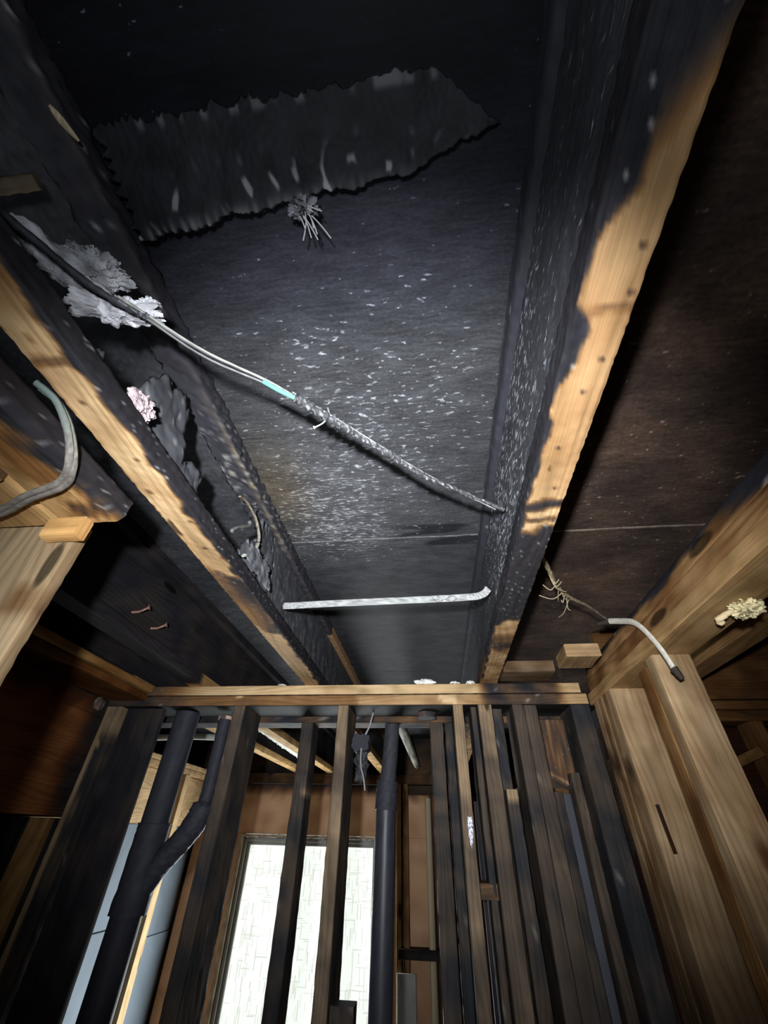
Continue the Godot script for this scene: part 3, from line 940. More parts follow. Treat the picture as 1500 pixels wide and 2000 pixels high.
func right_side() -> void:
	var w := thing("wall_side", P(1.33, -4.67, -2.2), "bare framing on the right, brown plates carried by bundled studs", "wall", "", "structure")
	var up := func(q: Vector3, f: int) -> Color:
		var n := 0.25 * ns(q, 3.0) + 0.12 * ns(Vector3(q.x, q.y * 6.0, q.z * 0.8), 6.0)
		var c := 0.3 + n
		if f == 0 or f == 2: c = maxf(c, smoothstep(1.045, 1.075, q.y + 0.03 * ns(q, 3.0)) + 0.1)
		if f == 0: c = maxf(c, smoothstep(-1.75, -1.2, q.z) * smoothstep(0.985, 1.03, q.y + 0.02 * ns(q, 4.0)))
		return burnt(PINE * Color(0.82, 0.76, 0.70), c, q, 0.012)
	obj("top_plate", timber(1.22, 1.44, 1.012, 1.10, 1.4, -3.40, up, {"axis": 2, "step": 0.016, "cross": 0.01, "rough": 0.0012}), M.wood, w)
	obj("top_plate", timber(1.218, 1.44, 0.925, 1.008, 1.4, -3.42, up, {"axis": 2, "step": 0.016, "cross": 0.01, "rough": 0.0012}), M.wood, w)
	obj("top_plate", timber(1.205, 1.45, 0.84, 0.920, 1.4, -3.46, plainwood(PINE * Color(0.95, 0.92, 0.86), 0.2, 0.0), {"axis": 2, "step": 0.02, "cross": 0.015}), M.wood_b, w)
	# a bundle of four studs at the far end, a single stud nearer
	for k in 4:
		var z0 := -3.03 - 0.098 * k
		var c := plainwood(PINE * Color(0.86, 0.86, 0.88), [0.16, 0.3, 0.34, 0.22][k], 0.0)
		var scorch_and_falloff := func(q: Vector3, f: int) -> Color:
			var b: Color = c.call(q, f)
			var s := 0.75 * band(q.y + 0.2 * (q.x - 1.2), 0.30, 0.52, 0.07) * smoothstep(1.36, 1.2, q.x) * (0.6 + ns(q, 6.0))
			if q.y < 0.1: s = maxf(s, 0.68 * smoothstep(0.15, -0.7, q.y + 0.1 * ns(q, 3.0)))  # lamp falloff painted in: darker towards the foot
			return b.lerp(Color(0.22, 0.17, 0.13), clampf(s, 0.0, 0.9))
		stud(w, 1.212 + 0.004 * (k % 2), 1.455, 0.84, z0, z0 - 0.092, scorch_and_falloff)
	var knotty := func(q: Vector3, f: int) -> Color:
		var b: Color = plainwood(PINE * Color(0.86, 0.86, 0.88), 0.18, 0.0).call(q, f)
		b = b.lerp(Color(0.22, 0.17, 0.13), 0.6 * smoothstep(0.15, -0.7, q.y + 0.1 * ns(q, 3.0)))  # foot darkened in the colour, as the beam fades there
		var d := Vector2((q.x - 1.37) * 1.0, (q.y + 0.02) * 0.55).length()
		return b.lerp(Color(0.30, 0.2, 0.13), 0.85 * smoothstep(0.05, 0.02, d + 0.01 * ns(q, 20.0)))
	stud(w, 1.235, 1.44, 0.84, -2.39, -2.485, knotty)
	stud(w, 1.285, 1.40, 0.84, -2.60, -2.72, plainwood(PINE * Color(0.8, 0.74, 0.66), 0.4, 0.0))
	# dark strip set on the bundle's face as a gap's shade
	var dark := plainwood(PINE * Color(0.4, 0.32, 0.25), 0.7, 0.0)
	obj("gap_shade_strip", timber(1.262, 1.285, -0.02, 0.20, -3.027, -3.04, dark, {"axis": 1, "step": 0.01, "cross": 0.01, "rough": 0.0, "turn": Basis(Vector3.BACK, 0.05)}), M.wood_b, w)
	# the room beyond: rim board, plate, studs
	var dim := PINE * Color(0.72, 0.66, 0.58)
	var far := thing("wall_beyond", P(3.2, -4.67, -4.1), "dim far wall of the side room, with rim board, plate and studs", "wall", "", "structure")
	obj("rim_board", timber(1.6, 5.3, 1.02, 1.64, -4.02, -4.08, plainwood(dim, 0.5, 0.0), {"axis": 0, "step": 0.04, "cross": 0.03}), M.wood, far)
	obj("top_plate", timber(1.5, 5.3, 0.93, 1.0, -3.98, -4.2, plainwood(dim, 0.36, 0.0), {"axis": 0, "step": 0.04, "cross": 0.02}), M.wood_b, far)
	obj("top_plate", timber(1.5, 5.3, 0.84, 0.925, -3.98, -4.2, plainwood(dim, 0.45, 0.0), {"axis": 0, "step": 0.04, "cross": 0.02}), M.wood_b, far)
	for x in [2.0, 2.62, 3.1, 3.8]:
		stud(far, x, x + 0.1, 0.84, -3.99, -4.18, plainwood(dim, 0.4, 0.0), {"step": 0.05, "cross": 0.03})
	obj("brace", timber(2.1, 2.62, 0.50, 0.57, -3.99, -4.08, plainwood(dim, 0.36, 0.0), {"axis": 0, "step": 0.03, "cross": 0.02, "turn": Basis(Vector3.BACK, 0.35)}), M.wood_b, far)
	obj("sheathing_panel", timber(1.5, 5.35, -4.67, 0.84, -4.22, -4.3, plainwood(dim * Color(0.6, 0.45, 0.35), 0.6, 0.0), {"axis": 0, "step": 0.1, "cross": 0.1}), M.wood_b, far)


func left_side() -> void:
	var w := thing("wall_near", P(-1.45, -4.67, -0.3), "end of a framed wall at the left edge, pale stud under scorched plates", "wall", "", "structure")
	var pa := func(q: Vector3, f: int) -> Color:
		var n := 0.03 * ns(q, 7.0)
		var c := 0.2 + 0.2 * ns(q, 4.0)
		if f == 1 or f == 3 or f == 4: c = 0.97
		if f == 2:
			c = maxf(c, smoothstep(-1.235, -1.11, q.x + n * 1.5 + 0.10 * (q.z + 0.8)))
			c = maxf(c, 0.5 * smoothstep(-1.31, -1.24, q.x + n) * band(q.z, -0.86, -0.60, 0.04))
			c = maxf(c, 0.75 * band(q.z, -1.02, -0.93, 0.02) * band(q.x, -1.24, -1.17, 0.02))
			var ribs := sin((q.x * 0.6 + q.z) * 260.0)
			if q.z < -0.84 and q.x > -1.25: c += 0.12 * ribs
		return burnt(PINE * Color(0.98, 0.94, 0.86), c, q, 0.035)
	obj("top_plate", timber(-1.34, -1.09, 0.885, 0.995, 1.2, -1.045, pa, {"axis": 2, "step": 0.008, "cross": 0.006, "rough": 0.0012, "bevel": 0.010}), M.wood, w)
	var pb := func(q: Vector3, f: int) -> Color:
		var c := 0.18 + 0.2 * ns(q, 3.0)
		if f == 1: c = 0.7
		if q.z > -0.72 and q.x > -1.38: c += 0.25
		return burnt(PINE * Color(0.98, 0.93, 0.84), c, q, 0.008)
	obj("top_plate", timber(-1.95, -1.345, 0.872, 0.985, 1.2, -0.80, pb, {"axis": 2, "step": 0.014, "cross": 0.012, "rough": 0.0012}), M.wood_b, w)
	obj("top_plate", timber(-1.95, -1.345, 0.888, 0.99, -0.806, -1.05, plainwood(PINE * Color(0.98, 0.93, 0.84), 0.16, 0.0), {"axis": 2, "step": 0.014, "cross": 0.012}), M.wood_b, w)
	var pc := func(q: Vector3, f: int) -> Color:
		var c := 0.08 + 0.05 * ns(q, 3.0)
		c = maxf(c, 0.42 * band(q.y, 0.52, 0.64, 0.035) * band(q.x, -1.36, -1.24, 0.03) + 0.1 * ns(q, 9.0))
		if f == 1: c += 0.15
		return burnt(PINE * Color(0.80, 0.82, 0.86), c, q, 0.0)
	stud(w, -1.80, -1.245, 0.884, -1.05, -1.10, pc, {"step": 0.012, "cross": 0.012})
	obj("nailed_block", timber(-1.34, -1.205, 0.80, 0.884, -1.0, -1.049, plainwood(PINE * Color(1, 0.93, 0.8), 0.14, 0.0), {"step": 0.008, "cross": 0.008}), M.wood_b, w)
	# wall of the front room, left
	var l := thing("wall_left_room", P(-2.7, -4.67, -2.3), "brown boarded wall left of the sooty studs, capped by pale plates", "wall", "", "structure")
	var lp := func(q: Vector3, f: int) -> Color:
		var c := 0.22 + 0.2 * ns(q, 3.0)
		if f == 3: c = 0.8
		return burnt(PINE * Color(0.85, 0.76, 0.63), c, q, 0.0)
	obj("top_plate", timber(-2.76, -2.40, 0.945, 1.0, 1.2, -3.425, lp, {"axis": 2, "step": 0.02, "cross": 0.02}), M.wood, l)
	obj("top_plate", timber(-2.76, -2.43, 0.885, 0.940, 1.2, -3.425, plainwood(PINE * Color(0.7, 0.58, 0.46), 0.45, 0.0), {"axis": 2, "step": 0.02, "cross": 0.02}), M.wood_b, l)
	var board := func(q: Vector3, _f: int) -> Color:
		var c := 0.16 + 0.25 * ns(q, 1.6)
		c = maxf(c, 0.85 * smoothstep(-3.05, -3.4, q.z + 0.1 * ns(q, 3.0)) + 0.1)
		c = maxf(c, 0.9 * smoothstep(-1.9, -1.5, q.z))
		c = maxf(c, 0.75 * smoothstep(0.66, 0.84, q.y + 0.1 * ns(q, 4.0)))
		return burnt(Color(0.66, 0.45, 0.30), c, q, 0.0)
	obj("board", timber(-2.82, -2.745, 0.09, 0.88, 1.2, -3.42, board, {"axis": 2, "step": 0.03, "cross": 0.03}), M.wood_b, l)
	obj("charred_or_fill_panel", timber(-3.9, -2.77, -4.67, 0.085, -3.50, -3.56, plainwood(PINE, 0.95, 0.0), {"axis": 1, "step": 0.06, "cross": 0.06}), M.wood_b, l)
	obj("charred_or_fill_panel", timber(-3.9, -2.77, 0.09, 1.0, -3.50, -3.56, plainwood(PINE, 0.95, 0.0), {"axis": 1, "step": 0.06, "cross": 0.06}), M.wood_b, l)
	obj("stud", timber(-3.0, -2.84, -4.67, 0.085, -3.425, -3.49, plainwood(PINE * Color(0.85, 0.8, 0.7), 0.25, 0.0), {"axis": 1, "step": 0.03, "cross": 0.02}), M.wood, l)
	obj("board", timber(-3.08, -3.02, -4.67, 0.085, 1.2, -3.42, plainwood(PINE, 0.92, 0.0), {"axis": 1, "step": 0.06, "cross": 0.06}), M.wood_b, l)
	obj("knot", lump(Vector3(-2.735, 0.83, -3.30), Vector3(0.02, 0.05, 0.06), 0.15, func(q: Vector3, _f: float) -> Color: return Color(0.5, 0.42, 0.36).lerp(BLACK, 0.5 + 0.5 * ns(q, 20.0)), 3.0, 16), M.bare, l)


func rear_room() -> void:
	var lit := PINE
	# window wall
	var w := thing("wall_rear", P(-2.0, -4.67, -9.2), "smoke-stained brown wall around the bright window", "wall", "", "structure")
	var bc := func(q: Vector3, _f: int) -> Color:
		var c := 0.12 + 0.15 * ns(q, 2.5)
		c = maxf(c, 0.95 * smoothstep(0.60, 0.80, q.y + 0.06 * ns(q, 5.0)))
		return burnt(Color(0.90, 0.73, 0.58), c, q, 0.0)
	obj("board", timber(-4.5, -0.72, 0.06, 0.83, -9.16, -9.24, bc, {"axis": 0, "step": 0.04, "cross": 0.04}), M.bare, w)
	obj("board", timber(-4.5, -3.62, -4.67, 0.055, -9.16, -9.24, bc, {"axis": 1, "step": 0.06, "cross": 0.06}), M.bare, w)
	obj("board", timber(-1.06, -0.14, -4.67, 0.055, -9.17, -9.24, bc, {"axis": 1, "step": 0.06, "cross": 0.06}), M.bare, w)
	obj("board", timber(-0.62, -0.14, 0.058, 0.68, -9.17, -9.24, bc, {"axis": 1, "step": 0.06, "cross": 0.06}), M.bare, w)
	obj("board", timber(-0.10, 1.6, -4.67, 0.68, -9.17, -9.24, plainwood(Color(0.62, 0.42, 0.28), 0.5, 0.0), {"axis": 0, "step": 0.08, "cross": 0.08}), M.bare, w)
	obj("board", timber(-3.62, -1.06, -4.67, -3.7, -9.16, -9.24, bc, {"axis": 0, "step": 0.08, "cross": 0.08}), M.bare, w)
	obj("top_plate", timber(-4.5, 5.3, 0.84, 1.0, -9.1, -9.3, plainwood(PINE, 0.7, 0.0), {"axis": 0, "step": 0.06, "cross": 0.04}), M.wood_b, w)
	obj("rim_board", timber(-5.6, 5.3, 1.0, 1.645, -9.32, -9.4, plainwood(PINE, 0.85, 0.0), {"axis": 0, "step": 0.1, "cross": 0.08}), M.wood_b, w)
	obj("outer_sheathing", timber(-5.6, -3.62, -4.67, 1.0, -9.32, -9.4, plainwood(PINE, 0.85, 0.0), {"axis": 1, "step": 0.2, "cross": 0.2}), M.wood_b, w)
	obj("outer_sheathing", timber(-1.06, 5.4, -4.67, 1.0, -9.32, -9.4, plainwood(PINE, 0.85, 0.0), {"axis": 0, "step": 0.2, "cross": 0.2}), M.wood_b, w)
	for x in [-0.74, -0.62, 0.02]:
		obj("stud", timber(x, x + 0.09, -4.67, 0.83, -8.94, -9.15, plainwood(PINE, [0.3, 0.42, 0.9][[-0.74, -0.62, 0.02].find(x)], 0.0), {"axis": 1, "step": 0.04, "cross": 0.03}), M.wood, w)
	obj("batten", tube([Vector3(-0.20, -4.6, -8.95), Vector3(-0.17, 0.62, -8.95)], 0.022, func(_f: float, _a: float) -> Color: return Color(0.72, 0.66, 0.55), {"sides": 10, "up": Vector3(0, 0, 1), "sub": 8}), M.bare, w)
	var gray := obj("drywall_offcut", timber(-0.72, -0.44, -4.67, -1.5, -8.86, -8.92, func(q: Vector3, _f: int) -> Color: return Color(0.62, 0.63, 0.62) * (1.0 + 0.1 * ns(q, 5.0)), {"axis": 1, "step": 0.05, "cross": 0.04}), M.bare)
	tag(gray, "grey plasterboard offcut standing right of the window, at the picture's foot", "plasterboard")
	obj("charred_shelf", timber(-0.70, -0.05, -1.36, -1.25, -8.85, -9.1, plainwood(PINE, 0.97, 0.0), {"axis": 0, "step": 0.04, "cross": 0.04}), M.wood_b, w)
	# the window
	var win := thing("window_1", P(-2.31, -3.6, -9.2), "bright frosted window with a woven stroke pattern behind the burnt studs", "window", "", "structure")
	var trim := func(q: Vector3, f: int) -> Color:
		return burnt(Color(0.80, 0.74, 0.64), 0.15 + 0.2 * ns(q, 6.0) + (0.4 if f == 2 else 0.0), q, 0.02)
	var metal := func(q: Vector3, _f: int) -> Color:
		var g := 0.66 + 0.06 * ns(q, 6.0)
		return Color(g, g, g * 0.97)
	obj("casing", timber(-3.62, -3.55, -3.7, 0.055, -9.10, -9.28, trim, {"axis": 1, "step": 0.03, "cross": 0.02}), M.bare, win)
	obj("casing", timber(-1.11, -1.06, -3.7, 0.055, -9.10, -9.28, trim, {"axis": 1, "step": 0.03, "cross": 0.02}), M.bare, win)
	obj("casing", timber(-3.55, -1.11, 0.015, 0.055, -9.10, -9.28, trim, {"axis": 0, "step": 0.02, "cross": 0.02, "rough": 0.003}), M.bare, win)
	obj("casing", timber(-3.55, -1.11, -3.7, -3.62, -9.10, -9.28, trim, {"axis": 0, "step": 0.04, "cross": 0.02}), M.bare, win)
	for k in 2:
		var d := 0.05 + 0.055 * k
		var z0 := -9.16 - 0.045 * k
		obj("sash", timber(-3.60 + d, -3.55 + d + 0.008, -3.62, 0.01 - d + 0.05, z0, -9.27, metal, {"axis": 1, "step": 0.05, "cross": 0.02, "bevel": 0.005}), M.gloss, win)
		if k == 0:
			obj("sash", timber(-1.165, -1.112, -3.62, 0.01, z0, -9.27, metal, {"axis": 1, "step": 0.05, "cross": 0.02, "bevel": 0.005}), M.gloss, win)
		obj("sash", timber(-3.5, -1.16, -0.045 - 0.05 * k, 0.012 - 0.05 * k, z0, -9.27, metal, {"axis": 0, "step": 0.05, "cross": 0.02, "bevel": 0.005}), M.gloss, win)
	var pv := timber(-3.5, -1.14, -3.62, -0.04, -9.255, -9.275, func(_q: Vector3, _f: int) -> Color: return Color.WHITE, {"axis": 1, "step": 0.4, "cross": 0.4, "rough": 0.0})
	var v: PackedVector3Array = pv[Mesh.ARRAY_VERTEX]
	var uv: PackedVector2Array = pv[Mesh.ARRAY_TEX_UV]
	for i in v.size():
		uv[i] = Vector2((v[i].x / U + 3.5) / 2.36, (-0.04 - (v[i].y - EYE) / U) / 3.58)
	pv[Mesh.ARRAY_TEX_UV] = uv
	obj("pane", pv, M.pane, win)
	# left wall of the rear room
	var l := thing("wall_rear_left", P(-4.55, -4.67, -6.5), "rear room's left wall with pale timber above blue-grey plasterboard", "wall", "", "structure")
	obj("top_plate", timber(-4.6, -4.35, 0.93, 1.0, -4.1, -9.1, plainwood(lit, 0.1, 0.0), {"axis": 2, "step": 0.04, "cross": 0.03}), M.wood, l)
	obj("top_plate", timber(-4.6, -4.37, 0.84, 0.925, -4.1, -9.1, plainwood(lit, 0.2, 0.0), {"axis": 2, "step": 0.04, "cross": 0.03}), M.wood_b, l)
	obj("board", timber(-4.62, -4.5, 0.13, 0.835, -4.1, -9.1, plainwood(lit, 0.05, 0.0), {"axis": 2, "step": 0.05, "cross": 0.05}), M.wood, l)
	var blue := func(q: Vector3, _f: int) -> Color:
		return Color(0.40, 0.44, 0.475) * (1.0 + 0.08 * ns(q, 3.0))
	obj("plasterboard", timber(-4.60, -4.53, -1.0, 0.125, -4.1, -7.95, blue, {"axis": 2, "step": 0.08, "cross": 0.08}), M.bare, l)
	obj("plasterboard", timber(-4.60, -4.52, -4.67, -1.01, -4.1, -7.95, blue, {"axis": 2, "step": 0.08, "cross": 0.08}), M.bare, l)
	obj("plasterboard", timber(-4.60, -4.53, -1.2, 0.125, -8.27, -9.1, blue, {"axis": 1, "step": 0.08, "cross": 0.08}), M.bare, l)
	obj("plasterboard", timber(-4.60, -4.52, -4.67, -1.21, -8.27, -9.1, blue, {"axis": 1, "step": 0.08, "cross": 0.08}), M.bare, l)
	obj("stud", timber(-4.60, -4.36, -4.67, 0.835, -7.97, -8.12, plainwood(lit, 0.04, 0.0), {"axis": 1, "step": 0.04, "cross": 0.03}), M.wood, l)
	obj("stud", timber(-4.60, -4.42, -4.67, 0.835, -8.14, -8.25, plainwood(lit, 0.12, 0.0), {"axis": 1, "step": 0.04, "cross": 0.03}), M.wood_b, l)
	obj("backing", timber(-4.72, -4.63, -4.67, 1.0, -4.1, -9.2, plainwood(PINE, 0.8, 0.0), {"axis": 2, "step": 0.2, "cross": 0.2}), M.wood_b, l)
	# dark wall on the right of the rear room, with a scorched plate across it
	var r := thing("wall_rear_right", P(1.6, -4.67, -6.5), "dark boarding right of the window, with a scorched plate across it", "wall", "", "structure")
	obj("board", timber(1.5, 1.6, -4.67, 1.0, -4.2, -9.1, plainwood(PINE, 0.85, 0.0), {"axis": 2, "step": 0.1, "cross": 0.1}), M.wood_b, r)
	obj("stud", timber(1.31, 1.42, -4.67, 0.45, -4.9, -5.1, plainwood(PINE, 0.5, 0.0), {"axis": 1, "step": 0.04, "cross": 0.03}), M.wood_b, r)
	obj("board", timber(0.55, 1.15, -4.67, 0.28, -5.2, -5.26, plainwood(PINE * Color(0.8, 0.6, 0.45), 0.75, 0.0), {"axis": 1, "step": 0.06, "cross": 0.05}), M.wood_b, r)
	obj("sill_plate", timber(0.5, 1.5, 0.36, 0.44, -4.9, -5.15, plainwood(PINE, 0.6, 0.02), {"axis": 0, "step": 0.04, "cross": 0.03}), M.wood_b, r)
	pipes()


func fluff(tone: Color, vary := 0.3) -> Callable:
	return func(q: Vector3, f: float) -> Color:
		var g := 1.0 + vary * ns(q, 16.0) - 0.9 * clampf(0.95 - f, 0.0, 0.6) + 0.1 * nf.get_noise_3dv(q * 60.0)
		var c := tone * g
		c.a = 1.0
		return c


func small_things() -> void:
	# ---- the peeled, ribbed layer of deck across the middle bay
	var keep := func(s: float, t: float) -> bool:
		var n := 0.05 * nz.get_noise_1d(s * 14.0) + 0.03 * nz.get_noise_1d(s * 47.0)
		var lo := 0.10 + n - 0.05 * s + 0.75 * smoothstep(0.80, 1.0, s)
		var hi := 0.93 - 0.3 * smoothstep(0.72, 1.0, s) + 0.05 * nz.get_noise_1d(s * 9.0 + 40.0) + 0.025 * nz.get_noise_1d(s * 40.0)
		return t > lo and t < hi and s > 0.02 + 0.02 * nz.get_noise_1d(t * 10.0)
	var disp := func(s: float, t: float) -> float:
		var rib := sin(s * 95.0 + 2.0 * nz.get_noise_2d(s * 4.0, t * 2.0))
		return 0.0008 * rib * smoothstep(0.3, 0.9, t) + 0.004 * nz.get_noise_2d(s * 5.0, t * 1.5) + 0.0004 * nz.get_noise_2d(s * 60.0, t * 9.0)
	var pc := func(s: float, t: float, w: Vector3) -> Color:
		var g := 0.165 + 0.04 * nf.get_noise_3dv(w * 9.0)
		var rib := smoothstep(0.55, 1.0, sin(s * 95.0 + 2.0 * nz.get_noise_2d(s * 4.0, t * 2.0)))
		var ash := rib * (0.25 + 0.9 * nz.get_noise_2d(s * 30.0, t * 5.0)) * smoothstep(0.35, 0.9, t) * smoothstep(0.95, 0.5, s)
		ash *= 2.2 * smoothstep(-0.2, 0.35, nz.get_noise_2d(s * 11.0, t * 2.0 + 7.0))
		ash = maxf(ash, 0.5 * smoothstep(0.80, 0.93, t) * (0.5 + nz.get_noise_1d(s * 40.0)) * (1.0 - s))
		ash = maxf(ash, 0.45 * smoothstep(0.2, 0.12, t) * smoothstep(0.1, 0.5, nz.get_noise_1d(s * 17.0)))
		return Color(g, g, g * 1.08).lerp(Color(0.60, 0.60, 0.61), clampf(ash, 0.0, 0.8))
	var o := obj("peeled_ply", sheet(Vector3(-0.935, 1.615, -0.07), Vector3(0.33, 1.62, -0.07), Vector3(-0.93, 1.545, -0.395), Vector3(0.36, 1.60, -0.275), 330, 90, keep, disp, 0.010, pc), M.soot)
	tag(o, "ribbed black sheet of burnt ply peeling off the deck overhead", "plywood")

	# ---- the diagonal cable
	var cable := thing("cable", P(-0.3, 1.2, -0.8), "burnt cable hanging slantwise across the middle bay, bare strands and one green wire", "cable")
	var a0: Vector3 = Vector3(-0.97358, 1.15, -0.18719) * (1.20 / 1.15) + Vector3(-0.12, 0.01, 0.1)
	var a1: Vector3 = Vector3(-0.97358, 1.15, -0.18719) * (1.20 / 1.15)
	var a2: Vector3 = Vector3(-0.8622, 1.15, -0.3661) * (1.20 / 1.15)
	var a3: Vector3 = Vector3(-0.7543, 1.15, -0.4597) * (1.205 / 1.15)
	var a4: Vector3 = Vector3(-0.6411, 1.15, -0.5805) * (1.21 / 1.15)
	var a5: Vector3 = Vector3(-0.4840, 1.15, -0.6933) * (1.215 / 1.15)
	var a6: Vector3 = Vector3(-0.4084, 1.15, -0.7589) * (1.22 / 1.15)
	var a7: Vector3 = Vector3(-0.2190, 1.15, -0.9414) * (1.225 / 1.15)
	var a8: Vector3 = Vector3(0.0178, 1.15, -1.1757) * (1.22 / 1.15)
	var a9: Vector3 = Vector3(0.358, 1.15, -1.415) * (1.22 / 1.15)
	var blackc := func(f: float, a: float) -> Color:
		var g := 0.19 + 0.05 * nz.get_noise_2d(f * 60.0, a * 2.0) + 0.25 * smoothstep(0.7, 1.0, f) * smoothstep(0.0, 0.6, nz.get_noise_2d(f * 40.0, a * 4.0))
		return Color(g, g, g * 1.06)
	obj("burnt_sheath", tube([a0, a1, a2, a3], func(f: float) -> float: return 0.0046 + 0.0010 * nz.get_noise_1d(f * 20.0), blackc, {"sides": 12, "sub": 20, "rough": 0.25}), M.soot, cable)
	var silver := [Color(0.36, 0.36, 0.36), Color(0.45, 0.41, 0.37), Color(0.33, 0.33, 0.33), Color(0.5, 0.5, 0.47)]
	for s in 4:
		var dv: Vector3 = Vector3(0.003 * (s - 1.5), 0.007 * sin(s * 2.1), 0.007 * cos(s * 1.7))
		var sc: Color = silver[s]
		var col := func(f: float, a: float) -> Color: return sc * (0.9 + 0.25 * nz.get_noise_2d(f * 40.0, a))
		obj("strand", tube([a3 - (a4 - a3) * 0.5 + dv, a3 + dv, a4 + dv * 1.5, a5 + dv, a6 + dv * 0.4], 0.0019, col, {"sides": 8, "sub": 10}), M.gloss, cable)
	obj("green_wire", tube([a5 - (a6 - a5) * 0.1 + Vector3(0, -0.008, 0), a5.lerp(a6, 0.5) + Vector3(0, -0.010, 0), a6 + Vector3(0, -0.006, 0)], 0.0034, func(f: float, _a: float) -> Color: return Color(0.30, 0.58, 0.47).lerp(Color(0.5, 0.62, 0.55), 0.3 * f), {"sides": 10, "sub": 10}), M.bare, cable)
	var crust := func(f: float, a: float) -> Color:
		var n := nz.get_noise_2d(f * 55.0, a * 2.2)
		var g := 0.21 + 0.22 * smoothstep(0.2, 0.6, n) + 0.22 * smoothstep(0.3, 0.8, nz.get_noise_2d(f * 120.0, a * 5.0))
		return Color(g, g, g * 1.02)
	obj("frayed_sheath", tube([a6, a6.lerp(a7, 0.5), a7, a7.lerp(a8, 0.5), a8, a8.lerp(a9, 0.5), a9], func(f: float) -> float: return 0.0068 * (1.0 - 0.6 * f) * (1.0 + 0.5 * nz.get_noise_1d(f * 26.0)) + 0.001, crust, {"sides": 14, "sub": 24, "rough": 0.45}), M.soot, cable)
	for s in 3:
		var dv := Vector3(0.004 * s - 0.004, 0.006, 0.016 - 0.012 * s)
		obj("strand", tube([a6 + dv, a7 + dv + Vector3(0, -0.01, 0.01), a8 + dv * 0.6 + Vector3(0.0, 0.0, 0.008), a9 + Vector3(-0.04, -0.01, 0.015)], 0.0011, func(f: float, a: float) -> Color: return Color(0.58, 0.58, 0.58) * (0.8 + 0.4 * nz.get_noise_2d(f * 50.0, a)), {"sides": 6, "sub": 14, "rough": 0.5}), M.bare, cable)
	var q0 := a6.lerp(a7, 0.5)
	obj("wire_end", tube([q0, q0 + Vector3(-0.02, -0.02, -0.012), q0 + Vector3(-0.055, -0.03, -0.022)], func(f: float) -> float: return 0.0012 + 0.002 * smoothstep(0.85, 1.0, f), func(_f: float, _a: float) -> Color: return Color(0.6, 0.6, 0.6), {"sides": 8}), M.bare, cable)
	obj("wire_end", tube([q0 + Vector3(0.01, 0, 0), q0 + Vector3(0.008, 0.0, 0.04)], 0.0008, func(_f: float, _a: float) -> Color: return Color(0.55, 0.55, 0.55), {"sides": 6}), M.bare, cable)

	# ---- the flat grey strap across the far part of the bay
	var strap := thing("strap", P(-0.28, 1.16, -2.27), "flat silver-grey strap stretched level between the two bay joists", "strap")
	var sg := func(f: float, a: float) -> Color:
		var g := 0.56 + 0.10 * nz.get_noise_2d(f * 60.0, a * 1.5) - 0.12 * smoothstep(0.25, 0.5, nz.get_noise_2d(f * 25.0, a * 5.0))
		return Color(g, g, g * 0.99)
	var sw := func(f: float) -> float: return 0.0078 * smoothstep(0.0, 0.05, f) + 0.0012
	obj("band", tube([Vector3(-0.93, 1.165, -2.305), Vector3(-0.86, 1.158, -2.295), Vector3(-0.6, 1.16, -2.285), Vector3(-0.1, 1.157, -2.265), Vector3(0.25, 1.158, -2.25), Vector3(0.335, 1.165, -2.235), Vector3(0.372, 1.19, -2.21)], sw, sg, {"sides": 14, "flat": 0.16, "sub": 16, "rough": 0.04, "up": Vector3(0, -0.3, 0.95)}), M.bare, strap)
	for x in [0.07, 0.15]:
		obj("crust", lump(Vector3(x, 1.15, -2.24 - 0.1 * (x - 0.07)), Vector3(0.03, 0.015, 0.018), 0.5, fluff(Color(0.6, 0.6, 0.6)), x * 30.0, 16), M.bare, strap)

	# ---- wool insulation spilling over the left joist
	var wool := Color(0.60, 0.595, 0.61)
	var at := func(p: Vector3, y: float) -> Vector3: return p * (y / 1.15)
	var rows := [
		[Vector3(-0.94, 1.15, -0.250), 1.33, Vector3(0.19, 0.03, 0.04), 0.3, "long grey wool insulation strip behind the upper end of the slanting cable", 1.0, 0.80],
		[Vector3(-0.825, 1.15, -0.325), 1.36, Vector3(0.09, 0.035, 0.055), 0.38, "grey wool insulation tuft with a pointed tip, right above the slanting cable", 4.0, 0.62],
		[Vector3(-0.905, 1.15, -0.335), 1.29, Vector3(0.12, 0.03, 0.03), 0.38, "lower grey wool tuft between the slanting cable and the left joist", 8.0, 0.85],
		[Vector3(-0.845, 1.15, -0.427), 1.25, Vector3(0.15, 0.022, 0.045), 0.45, "pale torn flap of wool insulation jutting over the left joist below the cable", 12.0, 0.30],
		[Vector3(-0.738, 1.15, -0.430), 1.27, Vector3(0.032, 0.02, 0.022), 0.4, "small pale wool scrap at the tip of the flap, touching the cable", 15.0, 0.0],
	]
	for r in rows:
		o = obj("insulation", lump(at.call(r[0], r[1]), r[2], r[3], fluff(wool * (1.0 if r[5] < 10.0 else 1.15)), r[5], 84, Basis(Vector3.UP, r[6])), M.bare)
		tag(o, r[4], "insulation", "wool over the left joist")
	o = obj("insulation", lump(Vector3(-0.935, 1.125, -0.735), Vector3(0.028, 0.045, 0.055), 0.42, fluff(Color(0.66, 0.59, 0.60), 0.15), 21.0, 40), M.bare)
	tag(o, "pinkish-white insulation scrap sticking up from the left joist's edge", "insulation")
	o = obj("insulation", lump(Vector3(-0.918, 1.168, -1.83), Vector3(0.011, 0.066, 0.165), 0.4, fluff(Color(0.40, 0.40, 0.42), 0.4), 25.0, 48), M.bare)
	tag(o, "dark grey fluffy insulation clinging to the left joist near the strap", "insulation")

	# ---- wire loop in the burnt-out web
	var wl := thing("wire_loop", P(-0.96, 1.15, -1.6), "loose loop of scorched wire in the left joist's burnt web", "wire")
